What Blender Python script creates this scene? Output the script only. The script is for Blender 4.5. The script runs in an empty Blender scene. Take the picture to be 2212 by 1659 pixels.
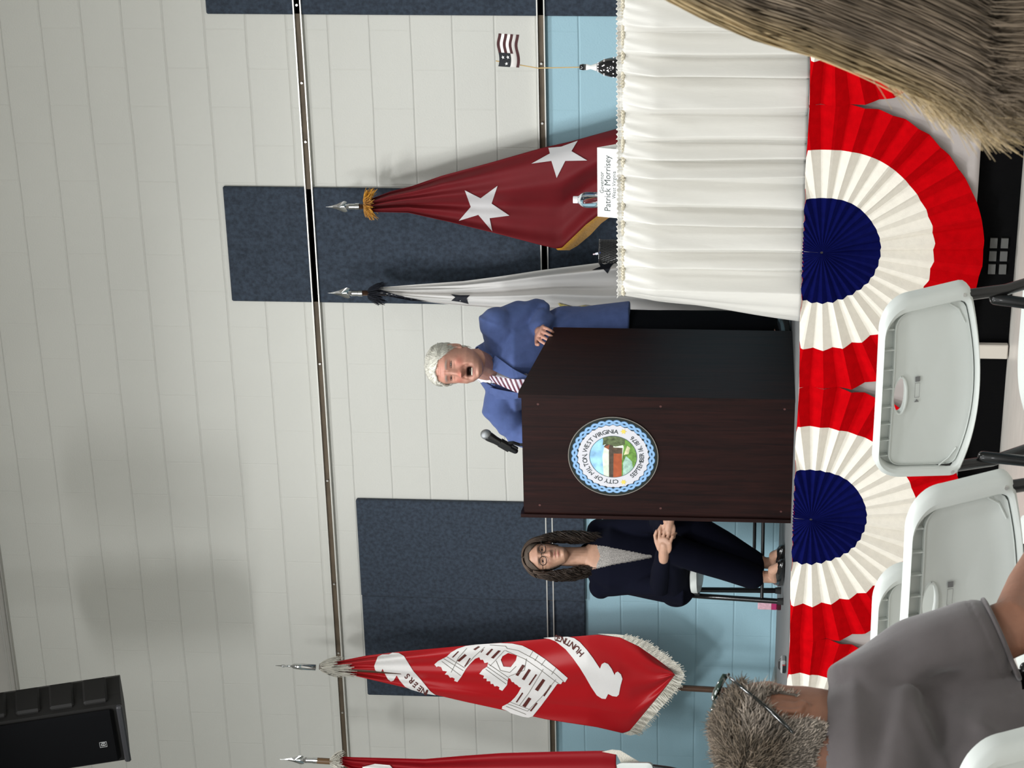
import bpy, bmesh, math, random
import numpy as np
from mathutils import Vector, Matrix, geometry
random.seed(7); rng = np.random.default_rng(7)
SC = bpy.context.scene
COL = SC.collection
PI = math.pi

# ------------------------------------------------------------------ camera, world, lights, exposure
FPX = 5370.0; YAW, PITCH, ROLL = -.4863, .08, .018
CAM = np.array([0., 0., 1.26])
WALL_Y = 11.373; STAGE_Z = .887; STAGE_Y = 9.55; CEIL_Z = 5.14
def cam_axes():
    cy, sy, cp, sp = math.cos(YAW), math.sin(YAW), math.cos(PITCH), math.sin(PITCH)
    f = np.array([sy*cp, cy*cp, sp]); r = np.array([cy, -sy, 0]); u = np.cross(r, f)
    cr, sr = math.cos(ROLL), math.sin(ROLL)
    return cr*r + sr*u, -sr*r + cr*u, f
AR, AU, AF = cam_axes()
cd = bpy.data.cameras.new('camera'); cam = bpy.data.objects.new('camera', cd); COL.objects.link(cam)
cd.sensor_fit = 'HORIZONTAL'; cd.sensor_width = 36; cd.lens = FPX/2212*36; cd.clip_end = 60
# the photograph is stored on its side: picture-left is up in the room
mx = Matrix.Identity(4)
for i in range(3):
    mx[i][0] = -AU[i]; mx[i][1] = AR[i]; mx[i][2] = -AF[i]; mx[i][3] = CAM[i]
cam.matrix_world = mx
SC.camera = cam
cd.dof.use_dof = True; cd.dof.focus_distance = 10.8; cd.dof.aperture_fstop = 28.0

w = bpy.data.worlds.new('world'); SC.world = w; w.use_nodes = True
w.node_tree.nodes['Background'].inputs[0].default_value = (.9, .95, 1, 1)
w.node_tree.nodes['Background'].inputs[1].default_value = .3
SC.view_settings.view_transform = 'Standard'; SC.view_settings.look = 'None'
SC.view_settings.gamma = 1; SC.view_settings.use_curve_mapping = False
SC.view_settings.exposure = 0.0

def area(name, loc, size, power, col=(1.0, 1.02, 1.03), rot=(0, 0, 0), shape='RECTANGLE', sy=None):
    l = bpy.data.lights.new(name, 'AREA'); l.energy = power; l.color = col
    l.shape = shape; l.size = size
    if sy: l.size_y = sy
    o = bpy.data.objects.new(name, l); o.location = loc; o.rotation_euler = rot; COL.objects.link(o)
    return o
# ceiling fixtures of the hall (downward panels)
def aimed(name, loc, target, size, power, spread):
    o = area(name, loc, size, power); o.data.spread = math.radians(spread)
    o.rotation_euler = (Vector(target)-Vector(loc)).to_track_quat('-Z', 'Y').to_euler(); return o
def down(loc, power, size=1.2, sp=179):
    o = area('ceiling_lamp', loc, size, power, sy=.6); o.data.spread = math.radians(sp); return o
aimed('stage_flood', (-8.2, 4.0, 5.0), (-5.4, 11.2, .6), 1.0, 24, 100)
aimed('stage_flood', (-5.6, 3.6, 5.0), (-5.4, 11.2, .8), .9, 46, 100)
down((-6.3, 8.3, 5.06), 88, sp=150)
down((-1.5, 7.8, 5.06), 85, sp=150)
for p_ in ((-2.4, 4.2), (-6.6, 4.4), (-2.6, 2.0), (.6, 2.4), (-6.0, .6), (-1.0, -.8), (2.4, -.6), (-4.2, -2.6), (-.2, -3.8)):
    down((p_[0], p_[1], 5.06), 86)

# ------------------------------------------------------------------ geometry helpers
def ray(x, y):
    """direction through photo pixel (x, y) of the 2212x1659 frame"""
    u, v = 1659-y, x
    return AR*((u-829.5)/FPX) - AU*((v-1106)/FPX) + AF
def at(x, y, Y):
    d = ray(x, y); return CAM + d*((Y-CAM[1])/d[1])
def atz(x, y, z):
    d = ray(x, y); return CAM + d*((z-CAM[2])/d[2])
def atd(x, y, d):
    return CAM + ray(x, y)*d
def V(*a): return np.array(a, float)

MATS = {}
def mat(name, col, rough=.6, metal=0., var=.0, vs=20., bump=0., bs=60., spec=.5, sheen=0., coat=0., trans=0., ior=1.45, attr=None, emis=None, sss=0., stretch=None, alpha=1.):
    if name in MATS: return MATS[name]
    m = bpy.data.materials.new(name); m.use_nodes = True
    nt = m.node_tree; b = nt.nodes['Principled BSDF']
    b.inputs['Roughness'].default_value = rough; b.inputs['Metallic'].default_value = metal
    b.inputs['Specular IOR Level'].default_value = spec; b.inputs['IOR'].default_value = ior
    b.inputs['Sheen Weight'].default_value = sheen; b.inputs['Coat Weight'].default_value = coat
    b.inputs['Transmission Weight'].default_value = trans; b.inputs['Alpha'].default_value = alpha
    if sss:
        b.inputs['Subsurface Weight'].default_value = sss; b.inputs['Subsurface Radius'].default_value = (.012, .005, .003)
        b.inputs['Subsurface Scale'].default_value = 1.
    if emis: b.inputs['Emission Color'].default_value = (*emis, 1); b.inputs['Emission Strength'].default_value = 1
    tc = nt.nodes.new('ShaderNodeTexCoord'); mp = nt.nodes.new('ShaderNodeMapping')
    nt.links.new(tc.outputs['Object'], mp.inputs['Vector'])
    if stretch: mp.inputs['Scale'].default_value = stretch
    src = None
    if attr:
        a = nt.nodes.new('ShaderNodeAttribute'); a.attribute_name = attr; src = a.outputs['Color']
    if var > 0 or attr:
        n = nt.nodes.new('ShaderNodeTexNoise'); n.inputs['Scale'].default_value = vs; n.inputs['Detail'].default_value = 4
        nt.links.new(mp.outputs[0], n.inputs['Vector'])
        r = nt.nodes.new('ShaderNodeMapRange'); r.inputs['From Min'].default_value = .3; r.inputs['From Max'].default_value = .7
        r.inputs['To Min'].default_value = 1-var; r.inputs['To Max'].default_value = 1+var
        nt.links.new(n.outputs['Fac'], r.inputs['Value'])
        mm = nt.nodes.new('ShaderNodeVectorMath'); mm.operation = 'SCALE'
        if src: nt.links.new(src, mm.inputs[0])
        else: mm.inputs[0].default_value = col
        nt.links.new(r.outputs[0], mm.inputs['Scale']); nt.links.new(mm.outputs[0], b.inputs['Base Color'])
    else: b.inputs['Base Color'].default_value = (*col, 1)
    if bump > 0:
        n2 = nt.nodes.new('ShaderNodeTexNoise'); n2.inputs['Scale'].default_value = bs; n2.inputs['Detail'].default_value = 5
        nt.links.new(mp.outputs[0], n2.inputs['Vector'])
        bp = nt.nodes.new('ShaderNodeBump'); bp.inputs['Strength'].default_value = 1; bp.inputs['Distance'].default_value = bump
        nt.links.new(n2.outputs['Fac'], bp.inputs['Height']); nt.links.new(bp.outputs[0], b.inputs['Normal'])
    MATS[name] = m; return m

def mesh(name, v, f, m, parent=None, smooth=False, attr=None, attrname='tint', auto=None):
    v = np.asarray(v, float)
    me = bpy.data.meshes.new(name)
    if isinstance(f, np.ndarray) and f.ndim == 2:
        k = f.shape[1]
        me.vertices.add(len(v)); me.vertices.foreach_set('co', v.astype(np.float32).ravel())
        me.loops.add(f.size); me.loops.foreach_set('vertex_index', f.astype(np.int32).ravel())
        me.polygons.add(len(f)); me.polygons.foreach_set('loop_start', np.arange(0, f.size, k, dtype=np.int32))
        me.polygons.foreach_set('loop_total', np.full(len(f), k, dtype=np.int32))
        me.update(calc_edges=True)
    else:
        me.from_pydata([tuple(p) for p in v], [], [tuple(int(i) for i in q) for q in f]); me.update()
    me.validate()
    if smooth: me.polygons.foreach_set('use_smooth', np.ones(len(me.polygons), bool))
    if attr is not None:
        a = me.attributes.new(attrname, 'FLOAT_COLOR', 'POINT')
        c = np.ones((len(v), 4), np.float32); c[:, :3] = attr; a.data.foreach_set('color', c.ravel())
    if m: me.materials.append(m)
    if auto is not None:
        try: me.set_sharp_from_angle(angle=math.radians(auto)); me.polygons.foreach_set('use_smooth', np.ones(len(me.polygons), bool))
        except Exception: pass
    o = bpy.data.objects.new(name, me); COL.objects.link(o)
    if parent is not None: put(o, parent)
    return o
def put(o, parent):
    o.parent = parent
    o.matrix_parent_inverse = Matrix.Identity(4)
    # all shapes are written in world coordinates: shift into the parent's frame
    inv = parent_world(parent).inverted()
    if o.type == 'MESH': o.data.transform(inv)
def parent_world(p):
    mw = Matrix.LocRotScale(p.location, p.rotation_euler, p.scale)
    return parent_world(p.parent) @ mw if p.parent else mw
def tag(o, label, cat, group=None, kind=None):
    o['label'] = label
    if cat: o['category'] = cat
    if group: o['group'] = group
    if kind: o['kind'] = kind
    return o
def thing(name, loc, label, cat, group=None, rz=0):
    o = bpy.data.objects.new(name, None); COL.objects.link(o); o.location = tuple(loc); o.rotation_euler = (0, 0, rz)
    o.empty_display_size = .05
    return tag(o, label, cat, group)
def structure(o, label=None):
    o['kind'] = 'structure'
    if label: o['label'] = label
    return o
def dup(root):
    r = root.copy(); COL.objects.link(r)
    for ch in list(root.children):
        c = ch.copy(); COL.objects.link(c); c.parent = r
        for g in ch.children:
            d = g.copy(); COL.objects.link(d); d.parent = c
    return r

class MB:
    """collects shapes into one mesh"""
    def __init__(s): s.v = []; s.f = []; s.n = 0
    def add(s, v, f):
        v = np.asarray(v, float).reshape(-1, 3); s.v.append(v)
        s.f += [tuple(int(i)+s.n for i in q) for q in f]; s.n += len(v); return s
    def box(s, c, d, R=None, bevel=0):
        x, y, z = [q/2 for q in d]
        if bevel:
            b = min(bevel, x, y, z)*.999
            P = []
            for sx in (-1, 1):
                for sy in (-1, 1):
                    for sz in (-1, 1):
                        P += [(sx*x, sy*(y-b), sz*(z-b)), (sx*(x-b), sy*y, sz*(z-b)), (sx*(x-b), sy*(y-b), sz*z)]
            bm = bmesh.new(); [bm.verts.new(p) for p in P]; bmesh.ops.convex_hull(bm, input=bm.verts)
            bm.verts.index_update(); P = np.array([tuple(q.co) for q in bm.verts]); F = [tuple(q.index for q in fc.verts) for fc in bm.faces]; bm.free()
        else:
            P = np.array([(sx*x, sy*y, sz*z) for sx in (-1, 1) for sy in (-1, 1) for sz in (-1, 1)])
            F = [(0, 1, 3, 2), (4, 6, 7, 5), (0, 4, 5, 1), (2, 3, 7, 6), (0, 2, 6, 4), (1, 5, 7, 3)]
        P = np.array(P)
        if R is not None: P = P @ np.array(R).T
        return s.add(P+np.array(c), F)
    def tube(s, pts, rad, n=12, cap=True, flat=None):
        v, f = tube(pts, rad, n, cap, flat); return s.add(v, f)
    def lathe(s, c, prof, n=24, axis=2):
        P = []; F = []
        for r, h in prof:
            for k in range(n):
                a = 2*PI*k/n; p = [r*math.cos(a), r*math.sin(a), h]
                if axis == 1: p = [p[0], p[2], p[1]]
                if axis == 0: p = [p[2], p[0], p[1]]
                P.append(p)
        m = len(prof)
        for i in range(m-1):
            for k in range(n): F.append((i*n+k, i*n+(k+1) % n, (i+1)*n+(k+1) % n, (i+1)*n+k))
        F.append(tuple(range(n))[::-1]); F.append(tuple((m-1)*n+k for k in range(n)))
        return s.add(np.array(P)+np.array(c), F)
    def ell(s, c, r, n=16, R=None):
        v, f = ell(c, r, n, R); return s.add(v, f)
    def prism(s, pts, d):
        """polygon (list of 3-D points) extruded by vector d"""
        n = len(pts); P = [np.array(p) for p in pts]+[np.array(p)+np.array(d) for p in pts]
        F = [tuple(range(n))[::-1], tuple(range(n, 2*n))]+[(k, (k+1) % n, n+(k+1) % n, n+k) for k in range(n)]
        return s.add(P, F)
    def build(s, name, m, parent=None, smooth=False, auto=None):
        return mesh(name, np.concatenate(s.v), s.f, m, parent, smooth, auto=auto)

def frame(d):
    d = d/np.linalg.norm(d); a = V(0, 0, 1) if abs(d[2]) < .9 else V(0, 1, 0)
    u = np.cross(a, d); u /= np.linalg.norm(u); return u, np.cross(d, u)
def tube(pts, rad, n=12, cap=True, flat=None):
    """swept tube with parallel transport; flat=(a,b) squashes the section; rounded ends when cap is 'round'"""
    pts = [np.array(p, float) for p in pts]; m = len(pts)
    rad = [rad]*m if np.isscalar(rad) else list(rad)
    if cap == 'round':
        d0 = pts[0]-pts[1]; d0 /= np.linalg.norm(d0); d1 = pts[-1]-pts[-2]; d1 /= np.linalg.norm(d1)
        r0, r1 = rad[0], rad[-1]
        pre = [(pts[0]+d0*r0*math.sin(a), r0*math.cos(a)) for a in (1.45, 1.1, .75, .4)]
        post = [(pts[-1]+d1*r1*math.sin(a), r1*math.cos(a)) for a in (.4, .75, 1.1, 1.45)]
        pts = [p for p, _ in pre]+pts+[p for p, _ in post]; rad = [r for _, r in pre]+rad+[r for _, r in post]; m = len(pts)
    P = []; u = None
    for i in range(m):
        t = pts[min(i+1, m-1)]-pts[max(i-1, 0)]; t = t/(np.linalg.norm(t)+1e-12)
        if u is None: u, w_ = frame(t)
        else:
            u = u-t*np.dot(u, t); u /= np.linalg.norm(u); w_ = np.cross(t, u)
        a_, b_ = flat if flat else (1, 1)
        for k in range(n):
            a = 2*PI*k/n; P.append(pts[i]+(u*math.cos(a)*a_+w_*math.sin(a)*b_)*rad[i])
    F = [(i*n+k, i*n+(k+1) % n, (i+1)*n+(k+1) % n, (i+1)*n+k) for i in range(m-1) for k in range(n)]
    if cap: F += [tuple(range(n))[::-1], tuple((m-1)*n+k for k in range(n))]
    return np.array(P), F
def ell(c, r, n=16, R=None):
    P = [(0, 0, 1)]; m = n//2
    for i in range(1, m):
        t = PI*i/m
        for k in range(n): P.append((math.sin(t)*math.cos(2*PI*k/n), math.sin(t)*math.sin(2*PI*k/n), math.cos(t)))
    P.append((0, 0, -1)); F = [(0, 1+k, 1+(k+1) % n) for k in range(n)]
    for i in range(m-2):
        for k in range(n): F.append((1+i*n+k, 1+(i+1)*n+k, 1+(i+1)*n+(k+1) % n, 1+i*n+(k+1) % n))
    L = len(P)-1; F += [(L, 1+(m-2)*n+(k+1) % n, 1+(m-2)*n+k) for k in range(n)]
    P = np.array(P)*np.array(r)
    if R is not None: P = P @ np.array(R).T
    return P+np.array(c), F
def loft(rings, n=40):
    """rings: (center, rx, ry, exponent, yaw) -> closed lofted body"""
    P = []
    for c, rx, ry, e, yaw in rings:
        for k in range(n):
            a = 2*PI*k/n; ca, sa = math.cos(a), math.sin(a)
            x = rx*math.copysign(abs(ca)**(2/e), ca); y = ry*math.copysign(abs(sa)**(2/e), sa)
            P.append(np.array(c)+V(x*math.cos(yaw)-y*math.sin(yaw), x*math.sin(yaw)+y*math.cos(yaw), 0))
    m = len(rings)
    F = [(i*n+k, i*n+(k+1) % n, (i+1)*n+(k+1) % n, (i+1)*n+k) for i in range(m-1) for k in range(n)]
    F += [tuple(range(n))[::-1], tuple((m-1)*n+k for k in range(n))]
    return np.array(P), F
def fuse(parts, voxel):
    """union of closed shapes into one continuous surface -> (verts, quads)"""
    b = MB()
    for v, f in parts: b.add(v, f)
    o = b.build('tmp', None)
    md = o.modifiers.new('r', 'REMESH'); md.mode = 'VOXEL'; md.voxel_size = voxel
    dg = bpy.context.evaluated_depsgraph_get(); dg.update()
    e = o.evaluated_get(dg); me = e.to_mesh()
    v = np.empty(len(me.vertices)*3); me.vertices.foreach_get('co', v); v = v.reshape(-1, 3)
    f = [tuple(p.vertices) for p in me.polygons]
    e.to_mesh_clear(); md0 = o.data; bpy.data.objects.remove(o); bpy.data.meshes.remove(md0)
    return v, np.array(f, int) if all(len(q) == 4 for q in f) else f
def smooth_v(v, f, it=3, wgt=None, lam=.5):
    f = np.asarray(f); e = np.concatenate([f[:, [i, (i+1) % 4]] for i in range(4)])
    v = v.copy(); deg = np.bincount(e.ravel(), minlength=len(v)).astype(float)[:, None]
    w_ = lam if wgt is None else lam*wgt[:, None]
    for _ in range(it):
        s = np.zeros_like(v)
        for k in range(3):
            s[:, k] = np.bincount(e[:, 0], v[e[:, 1], k], len(v))+np.bincount(e[:, 1], v[e[:, 0], k], len(v))
        v = v+(s/deg-v)*w_
    return v
def normals(v, f):
    f = np.asarray(f); n = np.cross(v[f[:, 2]]-v[f[:, 0]], v[f[:, 3]]-v[f[:, 1]])
    N = np.zeros_like(v)
    for i in range(4):
        for k in range(3): N[:, k] += np.bincount(f[:, i], n[:, k], len(v))
    return N/(np.linalg.norm(N, axis=1, keepdims=True)+1e-12)
def vnoise(p, sc, seed=0):
    """cheap smooth noise from summed sines"""
    r = np.random.default_rng(seed); o = np.zeros(len(p))
    for k in range(7):
        d = r.normal(size=3); d /= np.linalg.norm(d); o += np.sin(p@d*sc*(.6+.25*k)+r.uniform(0, 6.28))/(1+.25*k)
    return o/4
def cutf(v, f, keep):
    """keep faces whose vertices all satisfy keep, drop the rest"""
    f = np.asarray(f); k = keep[f].all(axis=1); f = f[k]
    idx = -np.ones(len(v), int); u = np.unique(f); idx[u] = np.arange(len(u)); return v[u], idx[f]
def rotz(a): return np.array([[math.cos(a), -math.sin(a), 0], [math.sin(a), math.cos(a), 0], [0, 0, 1]])
def rotx(a): return np.array([[1, 0, 0], [0, math.cos(a), -math.sin(a)], [0, math.sin(a), math.cos(a)]])
def roty(a): return np.array([[math.cos(a), 0, math.sin(a)], [0, 1, 0], [-math.sin(a), 0, math.cos(a)]])
def strands(paths, rad, n=3):
    """paths (S,M,3), rad (S,M) -> tubes as vertex/quad arrays"""
    S, M, _ = paths.shape
    t = np.gradient(paths, axis=1); t /= (np.linalg.norm(t, axis=2, keepdims=True)+1e-9)
    a = np.zeros_like(t); a[..., 2] = 1; a[np.abs(t[..., 2]) > .95] = (1, 0, 0)
    u = np.cross(a, t); u /= (np.linalg.norm(u, axis=2, keepdims=True)+1e-9); w_ = np.cross(t, u)
    P = np.stack([paths+(u*math.cos(2*PI*k/n)+w_*math.sin(2*PI*k/n))*rad[..., None] for k in range(n)], 2)  # S,M,n,3
    base = (np.arange(S)*M*n)[:, None, None]; i = (np.arange(M-1)*n)[None, :, None]; k = np.arange(n)[None, None, :]
    k2 = (k+1) % n
    F = np.stack([base+i+k, base+i+k2, base+i+n+k2, base+i+n+k], -1).reshape(-1, 4)
    return P.reshape(-1, 3), F
def text2d(s, size, bold=0.):
    c = bpy.data.curves.new('t', 'FONT'); c.body = s; c.size = size; c.align_x = 'CENTER'; c.resolution_u = 3; c.offset = bold
    o = bpy.data.objects.new('t', c); COL.objects.link(o)
    dg = bpy.context.evaluated_depsgraph_get(); dg.update()
    me = bpy.data.meshes.new_from_object(o.evaluated_get(dg))
    v = np.array([tuple(p.co) for p in me.vertices]).reshape(-1, 3); f = [tuple(p.vertices) for p in me.polygons]
    bpy.data.objects.remove(o); bpy.data.curves.remove(c); bpy.data.meshes.remove(me)
    return v, f
def tess(loops, maxe=None):
    """triangulate 2-D polygon loops (holes allowed), split until edges are shorter than maxe"""
    L = [[Vector((p[0], p[1], 0)) for p in lp] for lp in loops]
    tri = geometry.tessellate_polygon(L); P = [(p[0], p[1]) for lp in loops for p in lp]
    T = [[P[i] for i in t] for t in tri]
    if maxe:
        out = []; st = T
        while st:
            t = st.pop(); d = [math.dist(t[i], t[(i+1) % 3]) for i in range(3)]; k = d.index(max(d))
            if d[k] > maxe:
                a, b, c = t[k], t[(k+1) % 3], t[(k+2) % 3]; m_ = ((a[0]+b[0])/2, (a[1]+b[1])/2)
                st += [[a, m_, c], [m_, b, c]]
            else: out.append(t)
        T = out
    key = {}; v = []; f = []
    for t in T:
        q = []
        for p in t:
            kk = (round(p[0], 4), round(p[1], 4))
            if kk not in key: key[kk] = len(v); v.append(p)
            q.append(key[kk])
        if len(set(q)) == 3: f.append(tuple(q))
    return v, f

# ------------------------------------------------------------------ the room
def block_wall_material():
    m = bpy.data.materials.new('painted_block_wall'); m.use_nodes = True; nt = m.node_tree; N = nt.nodes; L = nt.links
    b = N['Principled BSDF']; b.inputs['Roughness'].default_value = .55; b.inputs['Specular IOR Level'].default_value = .35
    g = N.new('ShaderNodeNewGeometry'); sp = N.new('ShaderNodeSeparateXYZ'); L.new(g.outputs['Position'], sp.inputs[0])
    def M(op, a, b_=None, c=None):
        n = N.new('ShaderNodeMath'); n.operation = op
        for i, q in enumerate((a, b_, c)):
            if q is None: continue
            if isinstance(q, (int, float)): n.inputs[i].default_value = q
            else: L.new(q, n.inputs[i])
        return n.outputs[0]
    B = .2032
    wob = N.new('ShaderNodeTexNoise'); wob.inputs['Scale'].default_value = 2.5
    L.new(g.outputs['Position'], wob.inputs['Vector'])
    zz = M('ADD', sp.outputs['Z'], M('MULTIPLY', M('SUBTRACT', wob.outputs['Fac'], .5), .012))
    rz = M('DIVIDE', M('SUBTRACT', 4.7725+20*B, zz), B)
    row = M('FLOOR', rz); fz = M('SUBTRACT', rz, row)
    dz = M('MULTIPLY', M('MINIMUM', fz, M('SUBTRACT', 1.0, fz)), B)
    par = M('MODULO', row, 2.0)          # row 23,25,... carry joints at x0
    off = M('MULTIPLY', M('SUBTRACT', 1.0, par), B)
    rx = M('DIVIDE', M('ADD', M('ADD', sp.outputs['X'], 4.0845+40*B), off), 2*B)
    fx = M('FRACT', rx); dx = M('MULTIPLY', M('MINIMUM', fx, M('SUBTRACT', 1.0, fx)), 2*B)
    def groove(d, w_): return M('SMOOTHSTEP', d, 0.0, w_) if False else M('MINIMUM', M('DIVIDE', d, w_), 1.0)
    h = M('ADD', M('MULTIPLY', groove(dz, .007), 1.0), M('MULTIPLY', groove(dx, .005), .35))
    n1 = N.new('ShaderNodeTexNoise'); n1.inputs['Scale'].default_value = 110; n1.inputs['Detail'].default_value = 4; L.new(g.outputs['Position'], n1.inputs['Vector'])
    n2 = N.new('ShaderNodeTexNoise'); n2.inputs['Scale'].default_value = 7; L.new(g.outputs['Position'], n2.inputs['Vector'])
    h = M('ADD', h, M('MULTIPLY', n1.outputs['Fac'], .35)); h = M('ADD', h, M('MULTIPLY', n2.outputs['Fac'], .5))
    bp = N.new('ShaderNodeBump'); bp.inputs['Strength'].default_value = .9; bp.inputs['Distance'].default_value = .0035
    L.new(h, bp.inputs['Height']); L.new(bp.outputs[0], b.inputs['Normal'])
    mix = N.new('ShaderNodeMix'); mix.data_type = 'RGBA'; L.new(M('GREATER_THAN', sp.outputs['Z'], 2.108), mix.inputs[0])
    mix.inputs[6].default_value = (.385, .60, .69, 1); mix.inputs[7].default_value = (.68, .675, .625, 1)
    n3 = N.new('ShaderNodeTexNoise'); n3.inputs['Scale'].default_value = 1.3; n3.inputs['Detail'].default_value = 5; L.new(g.outputs['Position'], n3.inputs['Vector'])
    mr = N.new('ShaderNodeMapRange'); mr.inputs['To Min'].default_value = .93; mr.inputs['To Max'].default_value = 1.05; L.new(n3.outputs['Fac'], mr.inputs['Value'])
    vm = N.new('ShaderNodeVectorMath'); vm.operation = 'SCALE'; L.new(mix.outputs[2], vm.inputs[0]); L.new(mr.outputs[0], vm.inputs['Scale'])
    L.new(vm.outputs[0], b.inputs['Base Color'])
    return m
M_wall = block_wall_material()
def slab(name, c, d, m, label=None):
    return structure(MB().box(c, d).build(name, m), label)
XL, XR, YB = -13.5, 7.0, -8.0
slab('wall_back', ((XL+XR)/2, WALL_Y+.1, CEIL_Z/2), (XR-XL, .2, CEIL_Z), M_wall, 'painted concrete block wall, cream above and light blue below the lower rail')
slab('wall_left', (XL-.1, (WALL_Y+YB)/2, CEIL_Z/2), (.2, WALL_Y-YB, CEIL_Z), M_wall)
slab('wall_right', (XR+.1, (WALL_Y+YB)/2, CEIL_Z/2), (.2, WALL_Y-YB, CEIL_Z), M_wall)
slab('wall_rear', ((XL+XR)/2, YB-.1, CEIL_Z/2), (XR-XL, .2, CEIL_Z), M_wall)
M_floor = mat('pale_plank_floor', (.50, .475, .43), rough=.35, var=.10, vs=6, bump=.0006, bs=25, stretch=(1, 9, 1))
slab('floor', ((XL+XR)/2, (WALL_Y+YB)/2, -.05), (XR-XL, WALL_Y-YB, .1), M_floor)
M_ceil = mat('ceiling_board', (.62, .60, .58), rough=.8, var=.03, vs=3)
slab('ceiling', ((XL+XR)/2, (WALL_Y+YB)/2, CEIL_Z+.05), (XR-XL, WALL_Y-YB, .1), M_ceil)
t = MB().box((-5, WALL_Y-.02, CEIL_Z-.006), (12, .04, .012)).box((-5, WALL_Y-.13, CEIL_Z-.004), (12, .006, .008)).build('trim_1', mat('ceiling_angle', (.45, .44, .41), rough=.6)); structure(t, 'metal angle where the ceiling meets the block wall')

# mounting rails along the wall
M_alu = mat('rail_aluminium', (.80, .79, .74), rough=.35, metal=.35)
M_brown = mat('rail_inner_strip', (.115, .085, .055), rough=.6, var=.25, vs=9, stretch=(1, 1, 3))
M_clip = mat('rail_clip_metal', (.75, .73, .70), rough=.3, metal=.9)
for n_, z in ((2, 3.288), (3, 2.109)):
    hh = .040
    b = MB()
    b.box((-6, WALL_Y-.0165, z+hh/2-.003), (9.4, .033, .006)); b.box((-6, WALL_Y-.0165, z-hh/2+.003), (9.4, .033, .006))
    b.box((-6, WALL_Y-.002, z), (9.4, .004, hh))
    r = b.build('trim_%d' % n_, M_alu); structure(r, 'long metal channel rail fixed along the block wall, %s of the two' % ('upper' if n_ == 2 else 'lower'))
    MB().box((-6, WALL_Y-.011, z), (9.4, .014, hh-.013)).build('inner_strip', M_brown, r)
    for x in (-3.95, -4.35, -4.66, -5.9, -6.6, -7.25, -7.7, -8.1):
        MB().lathe((x+.11*(n_-2), WALL_Y-.030, z), [(.001, 0), (.006, 0), (.006, .014), (.001, .014)], 10, axis=1).build('screw', M_clip, r)

# acoustic panels
M_pan = mat('acoustic_felt_navy', (.036, .049, .070), rough=.95, var=.32, vs=55, bump=.0008, bs=300, sheen=.05)
PT = .025
def panel(x0, x1, z0, z1, label, PT=.018):
    b = MB().box(((x0+x1)/2, WALL_Y-PT/2, (z0+z1)/2), (x1-x0, PT, z1-z0), bevel=.006)
    return tag(b.build('acoustic_panel', M_pan), label, 'acoustic panel', 'navy acoustic panels on the block wall')
panel(-4.003, -3.37, 1.30, 3.736, 'navy felt acoustic panel at the right end of the wall above the table')
panel(-5.552, -4.913, 1.28, 3.726, 'tall navy felt acoustic panel behind the maroon two-star flag')
panel(-7.322, -6.716, 1.92, 3.142, 'navy felt acoustic panel behind the seated woman, beside the podium', .030)
panel(-7.983, -7.324, 1.92, 3.141, 'navy felt acoustic panel behind the red castle flag', .020)

# ------------------------------------------------------------------ stage
M_deck = mat('stage_deck_grey', (.16, .165, .165), rough=.8, var=.12, vs=14, bump=.0008, bs=120, stretch=(1, 6, 1))
M_blk = mat('matte_black', (.008, .008, .009), rough=.75)
M_black_metal = mat('black_metal', (.012, .012, .013), rough=.32, metal=.0, spec=.6, coat=.3)
stage = thing('stage_platform', (-5.5, 10.5, 0), 'raised portable stage with grey deck, black skirt and metal legs', 'stage')
MB().box((-5.6, (STAGE_Y+WALL_Y)/2, STAGE_Z-.05), (8.0, WALL_Y-STAGE_Y-.004, .10)).build('deck', M_deck, stage)
MB().box((-5.6, STAGE_Y+.05, .395), (8.0, .012, .79)).build('skirt', mat('stage_skirt_black', (.003, .003, .0033), rough=.95, spec=.1, bump=.002, bs=6, stretch=(8, 1, .2)), stage)
for x in (-4.851, -6.3, -3.4, -7.8):
    b = MB().box((x, STAGE_Y+.008, .40), (.066, .03, .79), bevel=.004); b.build('leg', mat('leg_aluminium', (.62, .57, .50), rough=.45, metal=.2), stage)
b = MB()
for x in (-4.36, -4.42, -4.48):
    for z in (.095, .050): b.box((x, STAGE_Y+.036, z), (.045, .008, .030))
b.build('grey_blocks', mat('block_grey', (.10, .10, .095), rough=.5), stage)  # rows of small grey blocks low on the black skirt
# white drape hung behind the buntings
M_drape = mat('white_drape_cloth', (.42, .38, .365), rough=.85, bump=.004, bs=5, stretch=(2.5, 1, .8))
nx, nz = 260, 30; X = np.linspace(-8.8, -2.2, nx); Z = np.linspace(.884, .182, nz)
GX, GZ = np.meshgrid(X, Z); GY = STAGE_Y-.014 - .006*np.sin(GX*9+GZ*1.5)*(1-(GZ-.18)/.71*.7) - .003*np.sin(GX*23+1)
def grid(GX, GY, GZ, name, m, parent=None, thick=0):
    nz, nx = GX.shape; v = np.stack([GX, GY, GZ], -1).reshape(-1, 3)
    i = np.arange(nz-1)[:, None]*nx+np.arange(nx-1)[None]; f = np.stack([i, i+1, i+nx+1, i+nx], -1).reshape(-1, 4)
    o = mesh(name, v, f, m, parent, smooth=True)
    if thick:
        md = o.modifiers.new('s', 'SOLIDIFY'); md.thickness = thick; md.offset = 0
    return o
tag(grid(GX, GY, GZ, 'stage_drape', M_drape, None, .0015), 'plain white cloth hung along the stage front behind the pleated buntings', 'cloth')

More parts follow.
